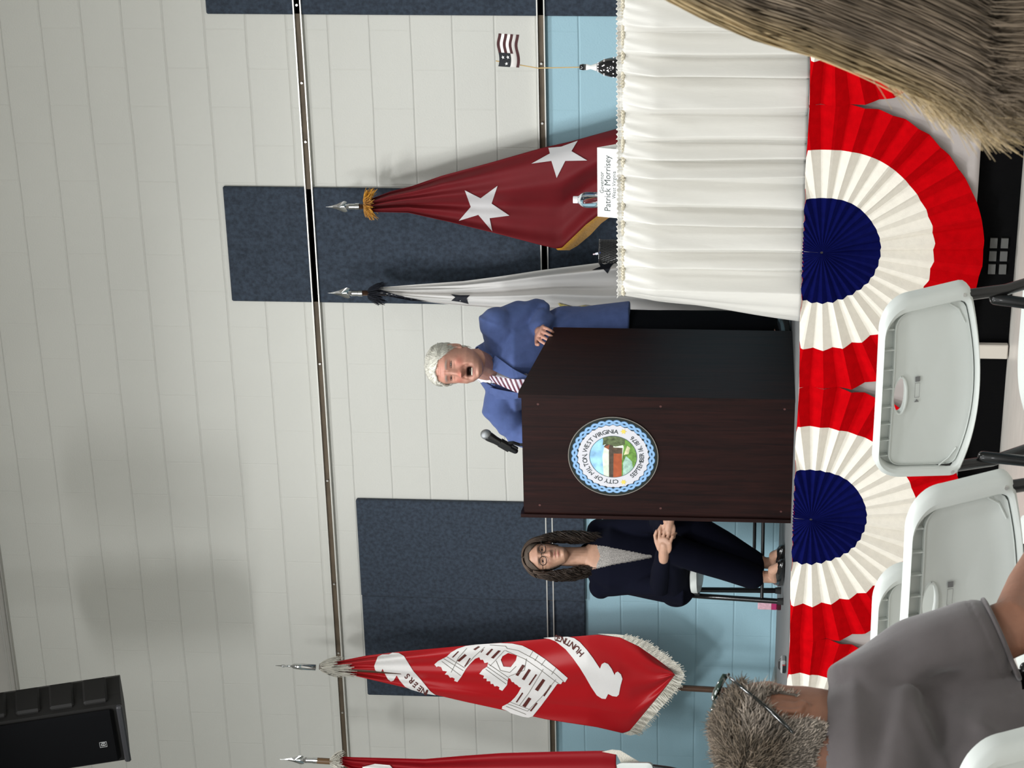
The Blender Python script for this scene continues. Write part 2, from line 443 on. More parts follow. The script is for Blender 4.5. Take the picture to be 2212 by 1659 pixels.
# pleated fan buntings
M_bw = mat('bunting_white', (.70, .66, .58), rough=.75, var=.04, vs=40, bump=.0006, bs=200)
M_br = mat('bunting_red', (.43, .0008, .003), rough=1., spec=.03, var=.10, vs=30, bump=.0006, bs=200)
M_bb = mat('bunting_blue', (.0022, .0035, .052), rough=1., spec=.05, var=.12, vs=30, bump=.0006, bs=200)
def bunting(cx, label, seed):
    r_ = random.Random(seed); cz = .812; t = thing('pleated_bunting', (cx, STAGE_Y-.03, cz), label, 'bunting', 'red, white and blue fan buntings along the stage front')
    npl = 35; sub = 4; nth = npl*sub*2
    a0, a1 = math.radians(90.5), math.radians(449.5)
    jit = [r_.uniform(-.25, .25) for _ in range(npl+2)]
    def P(th, r):
        k = (th-a0)/(a1-a0)*npl; tri = abs((k % 1)*2-1)           # zigzag
        k2 = int(k); amp = (.003+.026*r/.66)*(1+jit[min(k2, npl)])
        rr = r*(1+.014*(tri-.5)*(1 if .1 < r < .55 else 0))
        if math.sin(th) > 0: rr = min(rr, (.078-.004*tri)/math.sin(th))
        x = cx+rr*math.cos(th)*.985; z = cz+rr*math.sin(th)*1.0
        x += .010*math.sin(k*1.1+seed)*r; x = min(max(x, cx-.6465), cx+.6465)
        y = STAGE_Y-.046-amp*(tri-.5)-.02*math.exp(-(r/.1)**2)
        return (x, y, z)
    for nm, m, r0, r1, nr in (('blue_center', M_bb, .006, .245, 9), ('white_band', M_bw, .245, .465, 9), ('red_band', M_br, .465, .668, 8)):
        ths = np.linspace(a0, a1, nth+1); v = []; f = []
        for i in range(nr+1):
            r = r0+(r1-r0)*i/nr
            for th in ths: v.append(P(th, r))
        n = nth+1
        f = [(i*n+j, i*n+j+1, (i+1)*n+j+1, (i+1)*n+j) for i in range(nr) for j in range(nth)]
        o = mesh(nm, v, f, m, t); md = o.modifiers.new('s', 'SOLIDIFY'); md.thickness = .0012
    return t
bunting(-4.368, 'pleated red, white and blue fan bunting below the white-skirted table', 1)
bunting(-5.662, 'pleated red, white and blue fan bunting below the podium', 2)
bunting(-6.955, 'pleated fan bunting at the left end of the stage, mostly behind the grey-haired man', 3)
bunting(-3.075, 'pleated fan bunting at the right end of the stage, mostly behind the blonde hair', 4)

# ------------------------------------------------------------------ table with gathered skirt
TY = 9.62; TZ = 1.662
M_sat = mat('white_satin', (.66, .645, .60), rough=.45, sheen=.05, bump=.0022, bs=16, stretch=(2.2, 1, .55))
table = thing('skirted_table', (-3.6, 9.95, STAGE_Z), 'long table on the stage covered to the deck by a gathered white skirt', 'table')
MB().box((-3.50, 9.96, TZ-.02), (2.24, .62, .03)).build('tabletop', mat('table_cover_white', (.85, .84, .80), rough=.6), table)
for x in (-4.5, -2.55):
    for y in (9.72, 10.2): MB().tube([(x, y, STAGE_Z), (x, y, TZ-.03)], .015).build('leg', M_black_metal, table)
def skirt_edge(s):
    """path of the skirt's top edge, s in metres from the left end of the front, negative wraps along the left end"""
    r = .05; xl = -4.640
    if s < -r*PI/2: return (xl, TY+r+(-s-r*PI/2)), (-1, 0)
    if s < 0:
        a = -s/r; return (xl+r-r*math.sin(a), TY+r-r*math.cos(a)), (-math.sin(a), -math.cos(a))
    return (xl+r+s, TY), (0, -1)
folds = []
s_ = -.6
while s_ < 2.6: folds.append(s_); s_ += random.uniform(.075, .185)
famp = [random.uniform(.6, 1.35) for _ in range(60)]; flean = [random.uniform(-.02, .02) for _ in range(60)]
folds = np.array(folds)
S = np.arange(-.6, 2.05, .0035); H = np.concatenate([np.linspace(0, .05, 12), np.linspace(.055, .785, 46)])
ph = rng.uniform(0, 6.28, 8)
V_ = np.zeros((len(H), len(S), 3))
for j, s in enumerate(S):
    (px, py), (nx_, ny_) = skirt_edge(s)
    i = np.searchsorted(folds, s); a = folds[max(i-1, 0)]; b_ = folds[min(i, len(folds)-1)]; tt = (s-a)/max(b_-a, 1e-3)
    big = math.sin(PI*min(max(tt, 0), 1))**.8          # rounded fold, deep valley between
    big2 = .5+.5*math.cos(2*PI*(tt-.35))
    for k, h in enumerate(H):
        g = min(h/.785, 1)
        ruff = (.0045*math.sin(s*480+ph[0])+.003*math.sin(s*290+h*60+ph[1]))*math.exp(-(h/.030)**2) + .003*math.sin(s*150+ph[2]+3*math.sin(h*9))*math.exp(-((h-.05)/.09)**2)
        tk = (s+flean[i]*g-a)/max(b_-a, 1e-3); bg = math.sin(PI*min(max(tk, 0), 1))**.75
        rk = min(max(tk, 0), 1); saw = (rk/.32)**.9 if rk < .32 else ((1-rk)/.68)**1.25
        fd = (.072*famp[i]*(.30*bg+.70*saw)+.008*big2)*min(1, (h/.16))**.7*(1-.10*g)+.007*math.sin(s*31+h*7+2*math.sin(s*5))*g+.002*math.sin(s*95+h*22)*math.exp(-(h/.3)**2)
        band = .006*math.exp(-((h-.024)/.006)**2)
        out = .012+fd+ruff-band + (.10*g**1.3*max(0, min(1, (-s+.06)/.10))*(1 if s < .06 else 0)) + .012*math.exp(-(h/.006)**2)
        V_[k, j] = (px+nx_*out, py+ny_*out, TZ+.006+.004*math.sin(s*300)*math.exp(-(h/.01)**2)-h)
sk = grid(V_[:, :, 0], V_[:, :, 1], V_[:, :, 2], 'gathered_skirt', M_sat, table, .0015)
nS = 700; ss = np.linspace(-.5, 2.0, nS); pts = []
for s in ss:
    (px, py), (nx_, ny_) = skirt_edge(s); pts.append((px+nx_*.016, py+ny_*.016, TZ-.018+.003*math.sin(s*420)))
MB().tube(pts, [.0075+.0025*math.sin(s*900) for s in ss], 6).build('shirred_heading', mat('heading_tape', (.62, .57, .45), rough=.8, bump=.001, bs=300), table)

# ---- things on the table
M_paper = mat('white_card', (.9, .9, .88), rough=.7)
YC = 9.74
c0 = at(1289, 321.5, YC); c1 = at(1291.5, 470, YC); ctop = (c0[2]+c1[2])/2; TT = TZ-.004
card = thing('name_card', ((c0[0]+c1[0])/2, YC, TT), 'folded white name card on the table reading Governor', 'name card')
b = MB(); xa, xb = c1[0], c0[0]
b.prism([(xa, YC-.006, TT), (xb, YC-.006, TT), (xb, YC+.012, ctop), (xa, YC+.012, ctop)], (0, .0012, .0003))
b.prism([(xa, YC+.065, TT), (xb, YC+.065, TT), (xb, YC+.014, ctop), (xa, YC+.014, ctop)], (0, .0012, .0003))
b.build('card', M_paper, card)
M_ink = mat('dark_ink', (.035, .05, .05), rough=.7)
def card_text(s, img, size, parent):
    v, f = text2d(s, size); xc, zc = v[:, 0].mean()*0+(v[:, 0].min()+v[:, 0].max())/2, (v[:, 1].min()+v[:, 1].max())/2
    p = at(*img, YC-.002); sl = .018/(ctop-TT)
    P = [(p[0]+(q[0]-xc), YC-.006+sl*((p[2]+q[1]-zc)-TT)-.0008, p[2]+q[1]-zc) for q in v]
    b = MB(); b.add(P, f); return b
tb = card_text('Governor', (1299.5, 396, 0)[:2], .0245, card)
for s, im, sz in (('Patrick Morrisey', (1314, 397), .0385), ('West Virginia', (1327.5, 400), .023)):
    q = card_text(s, im, sz, card); tb.add(np.concatenate(q.v), q.f)
tb.build('lettering', M_ink, card)

pb = at(1290, 432, 9.86); bx = pb[0]
bott = thing('water_bottle', (bx, 9.86, TT), 'small clear plastic water bottle with white cap behind the name card', 'bottle')
hb = at(1238, 432, 9.86)[2]-TT
M_pet = mat('clear_bottle_plastic', (.93, .96, .98), rough=.06, trans=1., ior=1.33, spec=.6)
M_water = mat('bottle_water', (.9, .95, .97), rough=.0, trans=1., ior=1.33)
R_ = .034
prof = [(.001, .004), (.022, .0), (R_-.003, .004), (R_, .014)]
for k in range(6): z0 = .022+k*.014; prof += [(R_, z0), (R_-.003, z0+.006), (R_, z0+.011)]
prof += [(R_, hb-.055), (R_-.003, hb-.045), (.026, hb-.034), (.016, hb-.024), (.0125, hb-.018), (.0125, hb-.006), (.001, hb-.005)]
prof = sorted(prof[:4], key=lambda q: q[1]) and prof
MB().lathe((bx, 9.86, TT), prof, 28).build('bottle_body', M_pet, bott, smooth=True)
MB().lathe((bx, 9.86, TT+hb-.020), [(.001, 0), (.0155, 0), (.0155, .018), (.0145, .020), (.001, .020)], 24).build('cap', mat('white_plastic', (.85, .82, .84), rough=.35), bott)
MB().lathe((bx, 9.86, TT+.045), [(R_+.0006, 0), (R_+.0006, .036)], 28).build('label_band', mat('bottle_label', (.78, .82, .88), rough=.4, var=.1, vs=90), bott)

pc = at(1330, 543.5, 9.86); cw = (at(1310, 520, 9.86)[0]-at(1310, 567, 9.86)[0])/2
cup = thing('pen_cup', (pc[0], 9.86, TT), 'black mesh pen cup on the end of the table', 'pen cup')
ch = at(1295, 543, 9.86)[2]-TT
b = MB(); n = 28
for k in range(n):
    a = 2*PI*k/n; a2 = a+.9
    b.tube([(pc[0]+cw*math.cos(a), 9.86+cw*math.sin(a), TT), (pc[0]+cw*math.cos((a+a2)/2), 9.86+cw*math.sin((a+a2)/2), TT+ch/2), (pc[0]+cw*math.cos(a2), 9.86+cw*math.sin(a2), TT+ch)], .0013, 4)
    a2 = a-.9
    b.tube([(pc[0]+cw*math.cos(a), 9.86+cw*math.sin(a), TT), (pc[0]+cw*math.cos((a+a2)/2), 9.86+cw*math.sin((a+a2)/2), TT+ch/2), (pc[0]+cw*math.cos(a2), 9.86+cw*math.sin(a2), TT+ch)], .0013, 4)
b.lathe((pc[0], 9.86, TT), [(.001, 0), (cw, 0), (cw, .004), (.001, .004)], 24)
b.build('mesh_wall', M_black_metal, cup)
ring = [(pc[0]+cw*math.cos(a), 9.86+cw*math.sin(a), TT+ch) for a in np.linspace(0, 2*PI, 29)]
MB().tube(ring, .003, 6).build('rim', M_black_metal, cup)
M_inner = mat('cup_liner', (.02, .02, .02), rough=.8)
MB().lathe((pc[0], 9.86, TT+.004), [(.001, 0), (cw-.006, 0), (cw-.006, ch*.9), (cw-.008, ch*.9), (cw-.008, .004), (.001, .004)], 20).build('liner', M_inner, cup)
p0 = at(1281, 549.5, 9.86)
pen = thing('pen', (pc[0]-.01, 9.86, TT+.01), 'blue and white pen standing in the black mesh cup', 'pen')
d = V(p0[0]-(pc[0]+.012), 0, p0[2]-(TT+.012)); base = V(pc[0]+.012, 9.86, TT+.012)
MB().tube([base, base+d*.88], .0042, 10).build('barrel', mat('pen_blue', (.03, .07, .35), rough=.3), pen)
MB().tube([base+d*.80, base+d*.90], .0052, 10).build('collar', mat('pen_white', (.8, .82, .9), rough=.3), pen)
MB().tube([base+d*.88, base+d], .003, 8).build('clicker', mat('pen_tip', (.75, .6, .65), rough=.3), pen)

# small flag in a black dotted holder
YF = 9.82
pf = at(1332, 145.5, YF); fx = pf[0]
hold = thing('dotted_flag_holder', (fx, YF, TT), 'glossy black turned holder with white dots and white neck on the table', 'holder')
def zi(x): return at(x, 143, YF)[2]
z0, z1, z2, z3 = TT, zi(1290), zi(1266), zi(1252)
rr = .046
MB().lathe((fx, YF, 0), [(.001, z0), (rr, z0), (rr, z0+.008), (rr-.006, z0+.010), (rr-.003, z0+.014)], 28).build('base_ring', mat('holder_rim', (.10, .012, .012), rough=.15, coat=.5), hold, smooth=False)
pr = [(rr-.003, z0+.012)]+[(max(.014, (rr-.003)*math.cos(t*1.25)), z0+.012+(z1-z0-.012)*math.sin(t*1.25)/math.sin(1.25)) for t in np.linspace(0, 1, 12)]
MB().lathe((fx, YF, 0), pr+[(.001, z1)], 32).build('body', mat('gloss_black', (.006, .006, .008), rough=.08, coat=1.), hold, smooth=True)
MB().lathe((fx, YF, 0), [(.001, z1), (.016, z1), (.0165, z1+.004), (.0085, (z1+z2)/2+.004), (.0135, z2), (.001, z2)], 24).build('neck', mat('gloss_white', (.85, .85, .83), rough=.15, coat=.5), hold, smooth=True)
MB().lathe((fx, YF, 0), [(.001, z2), (.0125, z2), (.0135, (z2+z3)/2), (.010, z3), (.001, z3)], 24).build('collar', mat('gloss_black'), hold, smooth=True) if 'gloss_black' in MATS and False else MB().lathe((fx, YF, 0), [(.001, z2), (.0125, z2), (.0135, (z2+z3)/2), (.010, z3), (.001, z3)], 24).build('collar', MATS['gloss_black'], hold, smooth=True)
b = MB()
for a in np.arange(0, 2*PI, PI/5):
    for kk, tt in enumerate((.18, .55, .9)):
        aa = a+kk*.31; rad = (rr-.003)*math.cos(tt*1.25); zz = z0+.012+(z1-z0-.012)*math.sin(tt*1.25)/math.sin(1.25)
        b.ell((fx+rad*math.cos(aa), YF+rad*math.sin(aa), zz), (.0036, .0036, .0036), 8)
b.build('dots', mat('dot_white', (.85, .83, .85), rough=.3), hold)
tf = at(1071, 131.5, YF)
sf = thing('small_stick_flag', (fx, YF, z3-.01), 'small stars and stripes flag on a thin wooden stick in the dotted holder', 'flag')
MB().tube([(fx, YF, z3-.02), (fx-.006, YF, (z3+tf[2])/2), (tf[0], YF, tf[2])], .0024, 6).build('stick', mat('bamboo', (.55, .38, .16), rough=.6), sf)
def sfp(a, h):  # a along fly 0..1, h from top 0..1
    xi = 1077+45*h+ (2.5*math.sin(a*7.5))*1.0-2*a + .0; yi = 141-a*71+3*h
    p = at(xi, yi, YF); return (p[0], YF-.004-.008*math.sin(a*7.5+1), p[2])
def sfq(a0, a1, h0, h1, off, name, m, seg=10):
    v = []; f = []
    for i in range(seg+1):
        a = a0+(a1-a0)*i/seg
        for h in (h0, h1): p = sfp(a, h); v.append((p[0], p[1]-off, p[2]))
    f = [(2*i, 2*i+1, 2*i+3, 2*i+2) for i in range(seg)]
    return v, f
b = MB(); b.add(*sfq(0, 1, 0, 1, 0, '', None, 16)); o = b.build('cloth', mat('flag_white', (.85, .82, .80), rough=.7), sf, smooth=True); o.modifiers.new('s', 'SOLIDIFY').thickness = .0008
b = MB()
for k in range(4): b.add(*sfq(0 if k == 3 else .38 if k < 2 else .38, 1, k*.285+.0, k*.285+.135, .0012, '', None, 14)) if k != 2 else b.add(*sfq(.38, 1, .57, .70, .0012, '', None, 14))
b.build('stripes', mat('flag_dark_red', (.055, .012, .014), rough=.7), sf)
MB().add(*sfq(0, .39, 0, .56, .0022, '', None, 8)).build('canton', mat('flag_canton', (.012, .014, .018), rough=.7), sf)
b = MB()
for a, h in ((.10, .36), (.27, .18), (.28, .42)):
    P = []
    for k in range(10):
        r_ = 1 if k % 2 == 0 else .42; th = k*PI/5; p = sfp(a+.055*r_*math.sin(th), h-.085*r_*math.cos(th)); P.append((p[0], p[1]-.0032, p[2]))
    c = sfp(a, h); P.append((c[0], c[1]-.0032, c[2]))
    b.add(P, [(k, (k+1) % 10, 10) for k in range(10)])
b.build('stars', mat('flag_star_white', (.8, .8, .8), rough=.6), sf)

# ------------------------------------------------------------------ podium
def wood_material():
    m = bpy.data.materials.new('dark_mahogany_laminate'); m.use_nodes = True; nt = m.node_tree; N = nt.nodes; L = nt.links
    b = N['Principled BSDF']; b.inputs['Roughness'].default_value = .42; b.inputs['Specular IOR Level'].default_value = .22
    g = N.new('ShaderNodeTexCoord'); mp = N.new('ShaderNodeMapping'); L.new(g.outputs['Object'], mp.inputs[0]); mp.inputs['Scale'].default_value = (9, 9, .45)
    n = N.new('ShaderNodeTexNoise'); n.inputs['Scale'].default_value = 6; n.inputs['Detail'].default_value = 9; n.inputs['Roughness'].default_value = .65; n.inputs['Distortion'].default_value = .6
    L.new(mp.outputs[0], n.inputs['Vector'])
    r = N.new('ShaderNodeValToRGB'); r.color_ramp.elements[0].position = .32; r.color_ramp.elements[0].color = (.0045, .0014, .0014, 1)
    r.color_ramp.elements[1].position = .72; r.color_ramp.elements[1].color = (.022, .0055, .0042, 1); L.new(n.outputs['Fac'], r.inputs[0]); L.new(r.outputs[0], b.inputs['Base Color'])
    bp = N.new('ShaderNodeBump'); bp.inputs['Distance'].default_value = .0004; L.new(n.outputs['Fac'], bp.inputs['Height']); L.new(bp.outputs[0], b.inputs['Normal'])
    return m
M_wood = wood_material()
PX0, PX1, PY0, PY1 = -5.868, -5.228, 9.79, 10.47
PZF, PZB = 2.122, 2.008
pod = thing('podium', ((PX0+PX1)/2, (PY0+PY1)/2, STAGE_Z), 'dark mahogany lectern with a round city seal on its front', 'podium')
def side(x0, x1):
    return MB().prism([(x0, PY0, STAGE_Z), (x0, PY1, STAGE_Z), (x0, PY1, PZB), (x0, PY1-.02, PZB), (x0, PY0+.03, PZF), (x0, PY0, PZF)], (x1-x0, 0, 0))
side(PX1-.018, PX1).build('side_panel', M_wood, pod)
side(PX0, PX0+.018).build('side_panel', M_wood, pod)
fx0, fx1, fy = PX0+.018, PX1-.018, PY0+.012
MB().box(((fx0+fx1)/2, fy+.009, (STAGE_Z+PZF-.016)/2), (fx1-fx0, .018, PZF-.016-STAGE_Z)).build('front_panel', M_wood, pod)
sl = (PZF-PZB)/(PY1-PY0-.05)
MB().prism([(fx0, PY0+.03, PZF-.030), (fx0, PY1-.03, PZB-.028), (fx0, PY1-.03, PZB-.010), (fx0, PY0+.03, PZF-.012)], (fx1-fx0, 0, 0)).build('sloped_top', M_wood, pod)
MB().box(((fx0+fx1)/2, (PY0+PY1)/2, 1.45), (fx1-fx0, PY1-PY0-.08, .018)).build('shelf', M_wood, pod)
M_cap = mat('screw_cap', (.075, .025, .022), rough=.5)
for im in ((1162, 873), (1427, 878), (1695, 884), (1166, 1091), (1427, 1098), (1687, 1105)):
    p = at(*im, fy); MB().lathe((p[0], fy-.0012, p[2]), [(.0001, 0), (.0052, 0), (.0056, .0015), (.0001, .0016)], 12, axis=1).build('screw_cap', M_cap, pod)
# round seal
sc_ = at(1324.5, 986, fy-.004); SX, SZ = sc_[0], sc_[2]; SR = .2045
seal = MB(); sy = fy-.006
def disc(r0, r1, y, n=72, cx=0, cz=0):
    v = []; f = []
    for k in range(n):
        a = 2*PI*k/n; c, s = math.cos(a), math.sin(a); v += [(SX+cx+r0*c, y, SZ+cz+r0*s), (SX+cx+r1*c, y, SZ+cz+r1*s)]
    f = [(2*k, 2*k+1, (2*k+3) % (2*n), (2*k+2) % (2*n)) for k in range(n)]; return v, f
MB().lathe((SX, sy, SZ), [(.001, 0), (SR-.003, 0), (SR, .0015), (SR, .0058), (.001, .0058)], 80, axis=1).build('seal', mat('seal_backing', (.020, .026, .024), rough=.3, spec=.5), pod)
sealo = pod.children[-1] if False else [o for o in pod.children if o.name.startswith('seal')][0]
MB().add(*disc(SR-.0035, SR+.0002, sy-.0006, 90)).build('edge', mat('seal_edge', (.30, .27, .24), rough=.3, metal=.4), sealo)
M_sw = mat('seal_white', (.60, .60, .64), rough=.4)
# white field with a scalloped edge + rope of two strands
v = [(SX, sy-.0004, SZ)]; n = 240
for k in range(n):
    a = 2*PI*k/n; r = .161+.0035*math.cos(a*29); v.append((SX+r*math.cos(a), sy-.0004, SZ+r*math.sin(a)))
mesh('white_field', v, [(0, 1+(k+1) % n, 1+k) for k in range(n)], M_sw, sealo)
M_rope = mat('seal_rope_blue', (.24, .42, .66), rough=.4); M_rope2 = mat('seal_rope_shade', (.05, .12, .22), rough=.4)  # light blue strands over a wider dark blue outline
for nm, m, wd, yo in (('rope_outline', M_rope2, .0070, .0008), ('rope', M_rope, .0048, .0016)):
    b = MB()
    for ph in (0, PI):
        n = 464; v = []
        for k in range(n):
            a = 2*PI*k/n; q = a*29/2*1.0; r = .1755+.0085*math.sin(a*29/1.0*.5*2/1+ph) if False else .1755+.0088*math.sin(29*a*.5*2/2*2/2+ph)
            # centreline direction by finite difference
            a2 = a+.001; r2 = .1755+.0088*math.sin(29*a2*1.0+ph) if False else .1755+.0088*math.sin(16*a2+ph)
            r = .1755+.0088*math.sin(16*a+ph)
            p = V(r*math.cos(a), r*math.sin(a)); p2 = V(r2*math.cos(a2), r2*math.sin(a2)); t_ = (p2-p)/np.linalg.norm(p2-p); nn = V(-t_[1], t_[0])
            lift = .0003*math.cos(16*a+ph)
            for sg in (-1, 1): q = p+nn*sg*wd; v.append((SX+q[0], sy-yo-lift, SZ+q[1]))
        b.add(v, [(2*k, 2*k+1, (2*k+3) % (2*n), (2*k+2) % (2*n)) for k in range(n)])
    b.build(nm, m, sealo)
# scene inside the seal (covered bridge over a stream)
r_in = .106
MB().add(*disc(r_in, r_in+.0022, sy-.0014)).build('inner_ring', mat('seal_ring', (.05, .09, .10), rough=.4), sealo)
def seal_poly(nm, pts, col, yo, var=.0, vs=60):
    """pts in seal units: x right, z up, radius of the picture = 1; clipped to the circle"""
    bm = bmesh.new(); bmv = [bm.verts.new((p[0]*r_in, 0, p[1]*r_in)) for p in pts]; bm.faces.new(bmv)
    for k in range(40):
        a = 2*PI*k/40; nrm = (math.cos(a), 0, math.sin(a))
        bmesh.ops.bisect_plane(bm, geom=bm.verts[:]+bm.edges[:]+bm.faces[:], plane_co=(nrm[0]*r_in, 0, nrm[2]*r_in), plane_no=nrm, clear_outer=True)
    bm.verts.index_update(); vv = [(SX+q.co.x, sy-yo, SZ+q.co.z) for q in bm.verts]; ff = [tuple(q.index for q in fc.verts) for fc in bm.faces]; bm.free()
    return mesh(nm, vv, ff, mat('seal_'+nm, col, rough=.45, var=var, vs=vs), sealo)
big = [(-1.1, -1.1), (1.1, -1.1), (1.1, 1.1), (-1.1, 1.1)]
seal_poly('sky', big, (.32, .60, .88), .0006, .35, 18)
seal_poly('haze', [(-1.1, -1.1), (1.1, -1.1), (1.1, .45), (.5, .38), (0, .46), (-1.1, .40)], (.66, .74, .60), .0008, .2, 40)
seal_poly('meadow', [(-1.1, -1.1), (1.1, -1.1), (1.1, -.20), (.5, -.45), (0, -.40), (-1.1, -.25)], (.13, .26, .05), .0010, .5, 45)
seal_poly('stream', [(-1.1, -.42), (-.3, -.42), (.05, -.55), (-.2, -.80), (-.55, -.85), (-1.1, -.75)], (.33, .50, .42), .0012, .3, 60)
seal_poly('bank', [(.1, -.45), (.55, -.60), (.45, -.72), (.15, -.66)], (.60, .58, .36), .0012, .3, 60)
seal_poly('trees', [(.55, .45), (.62, .30), (.5, -.1), (.6, -.5), (1.1, -.5), (1.1, .5), (.8, .42)], (.10, .13, .06), .0013, .6, 60)
seal_poly('bridge_roof', [(-1.1, .18), (.35, .18), (.48, .40), (.62, .30), (.55, .0), (.2, -.02), (-1.1, .0)], (.075, .055, .040), .0015, .4, 50)
seal_poly('bridge_wall', [(-1.1, .0), (.16, -.02), (.16, -.38), (-1.1, -.36)], (.36, .085, .030), .0016, .25, 30)
seal_poly('bridge_portal', [(.16, -.02), (.46, .06), (.44, -.40), (.16, -.38)], (.09, .06, .04), .0016, .4, 50)
seal_poly('gable', [(.35, .20), (.48, .36), (.60, .14)], (.28, .08, .04), .0018, .2, 40)
# two stars and the curved lettering
def star_pts(cx, cz, r, n=6, q=.5, rot=0):
    return [(cx+(r if k % 2 == 0 else r*q)*math.sin(k*PI/n+rot), cz+(r if k % 2 == 0 else r*q)*math.cos(k*PI/n+rot)) for k in range(2*n)]
b = MB()
for sx in (-1, 1):
    P = star_pts(sx*.131, -.047, .0150); c = [(SX+p[0], sy-.0012, SZ+p[1]) for p in P]+[(SX+sx*.131, sy-.0012, SZ-.047)]
    b.add(c, [(k, (k+1) % 12, 12) for k in range(12)])
b.build('stars', mat('seal_star', (.75, .58, .12), rough=.4), sealo)
b = MB()
def arc_text(s, r, a_mid, span, size, top=True):
    n = len(s); wid = [.45 if c in ',1I ' else 1.25 if c in 'MWO' else .95 for c in s]; tot = sum(wid); acc = 0
    for c, w_ in zip(s, wid):
        k = (acc+w_/2)/tot-.5; acc += w_
        if c == ' ': continue
        a = a_mid-span*k if top else a_mid+span*k
        v, f = text2d(c, size, 0 if c in 'MWN' else .0003); xm = (v[:, 0].min()+v[:, 0].max())/2; rot = a-PI/2 if top else a+PI/2
        P = []
        for q in v:
            x, y = (q[0]-xm)*1.0, q[1]-(0 if top else 0)
            X_, Z_ = x*math.cos(rot)-y*math.sin(rot), x*math.sin(rot)+y*math.cos(rot)
            P.append((SX+r*math.cos(a)+X_, sy-.0013, SZ+r*math.sin(a)+Z_))
        b.add(P, f)
arc_text('CITY OF MILTON, WEST VIRGINIA', .1200, PI/2, math.radians(200), .0300, True)
arc_text('SEPTEMBER 16, 1876', .1395, -PI/2, math.radians(104), .0295, False)
b.build('lettering', mat('seal_lettering', (.030, .040, .045), rough=.5), sealo)

# ------------------------------------------------------------------ microphone in its clip
MY = 9.92
m0, m1, m2 = at(1046, 936, MY), at(1058, 944, MY), at(1113, 974, MY)
mic = thing('microphone', (m2[0], MY, PZF-.03), 'black handheld microphone with silver grille clipped at the front of the podium', 'microphone')
d = (m2-m0)/np.linalg.norm(m2-m0)
MB().ell(m0+d*.010, (.024, .024, .026), 20).build('grille', mat('mic_grille', (.32, .33, .34), rough=.35, metal=.8, bump=.001, bs=900), mic, smooth=True)
MB().tube([m1-d*.008, m1, m1+d*.03, m1+d*.09, m2], [.0225, .0225, .0185, .0165, .0135], 18, cap='round').build('body', M_black_metal, mic, smooth=True)
cm = m1*.42+m2*.58; ft = V(at(1122, 963, MY)[0], MY+.01, at(1122, 962, MY)[2])
MB().tube([cm-d*.025, cm+d*.028], .0215, 16).build('clip', M_black_metal, mic)
MB().tube([cm+V(.01, 0, -.018), cm*.5+ft*.5+V(.012, 0, -.004), ft, V(ft[0], ft[1], PZF-.035)], [.009, .008, .0075, .0075], 10).build('stand_neck', M_black_metal, mic)
MB().tube([at(1098, 958, MY), at(1104, 962, MY), at(1116, 968, MY)], .0075, 10, cap='round').build('clip_screw', M_black_metal, mic)

# ------------------------------------------------------------------ flags
M_pole = mat('pole_wood_brown', (.075, .038, .022), rough=.4, var=.2, vs=20)
M_chrome = mat('chrome', (.62, .63, .63), rough=.14, metal=1.)
M_flagbase = mat('flag_base', (.35, .33, .30), rough=.3, metal=.7)
def fin_spear(parent, top, base, name='spear_finial', w=.030):
    """top and base are world points of the finial tip and ferrule bottom"""
    top, base = np.array(top), np.array(base); L = np.linalg.norm(top-base); d = (top-base)/L
    b = MB()
    b.tube([base, base+d*L*.12, base+d*L*.13, base+d*L*.30, base+d*L*.31, base+d*L*.40], [.0165, .0165, .0145, .0145, .0165, .009], 16)
    c0 = base+d*L*.45
    x = V(1, 0, 0)
    P = [(0, 0), (.35, -.10), (.85, -.16), (1.0, -.05), (.95, .06), (.42, .42), (.16, .75), (.05, .86), (.0, 1.0)]
    P2 = P+[(-q[0], q[1]) for q in P[-2:0:-1]]
    H = L*.56
    pts = [c0+x*q[0]*w+d*(q[1]*H) for q in P2]
    n = len(pts); ctr1 = c0+d*H*.3+V(0, -.007, 0); ctr2 = c0+d*H*.3+V(0, .007, 0)
    b.add(pts+[ctr1, ctr2], [(k, (k+1) % n, n) for k in range(n)]+[((k+1) % n, k, n+1) for k in range(n)])
    b.tube([c0+d*H*.0, c0+d*H*.55, c0+d*H*.98], [.0065, .004, .001], 8)
    return b.build(name, M_chrome, parent)
def tassel(parent, c, m, n=260, L=.06, r=.03, spread=.035, seed=1, droop=1.0, name='tassel'):
    r_ = np.random.default_rng(seed); M_ = 6; t = np.linspace(0, 1, M_)
    a = r_.uniform(0, 2*PI, n); st = np.array(c)+np.stack([np.cos(a)*.016, np.sin(a)*.016, r_.uniform(-.012, .022, n)], 1)
    dirx = np.stack([np.cos(a)*spread, np.sin(a)*spread*.6, r_.uniform(-.01, .012, n)], 1)
    ln = r_.uniform(.5, 1.2, n)
    path = st[:, None]+dirx[:, None]*t[None, :, None]*1.2*ln[:, None, None]; path[..., 2] -= (t[None]**1.6)*L*ln[:, None]*droop
    v, f = strands(path, np.full((n, M_), .0013)); return mesh(name, v, f, m, parent)
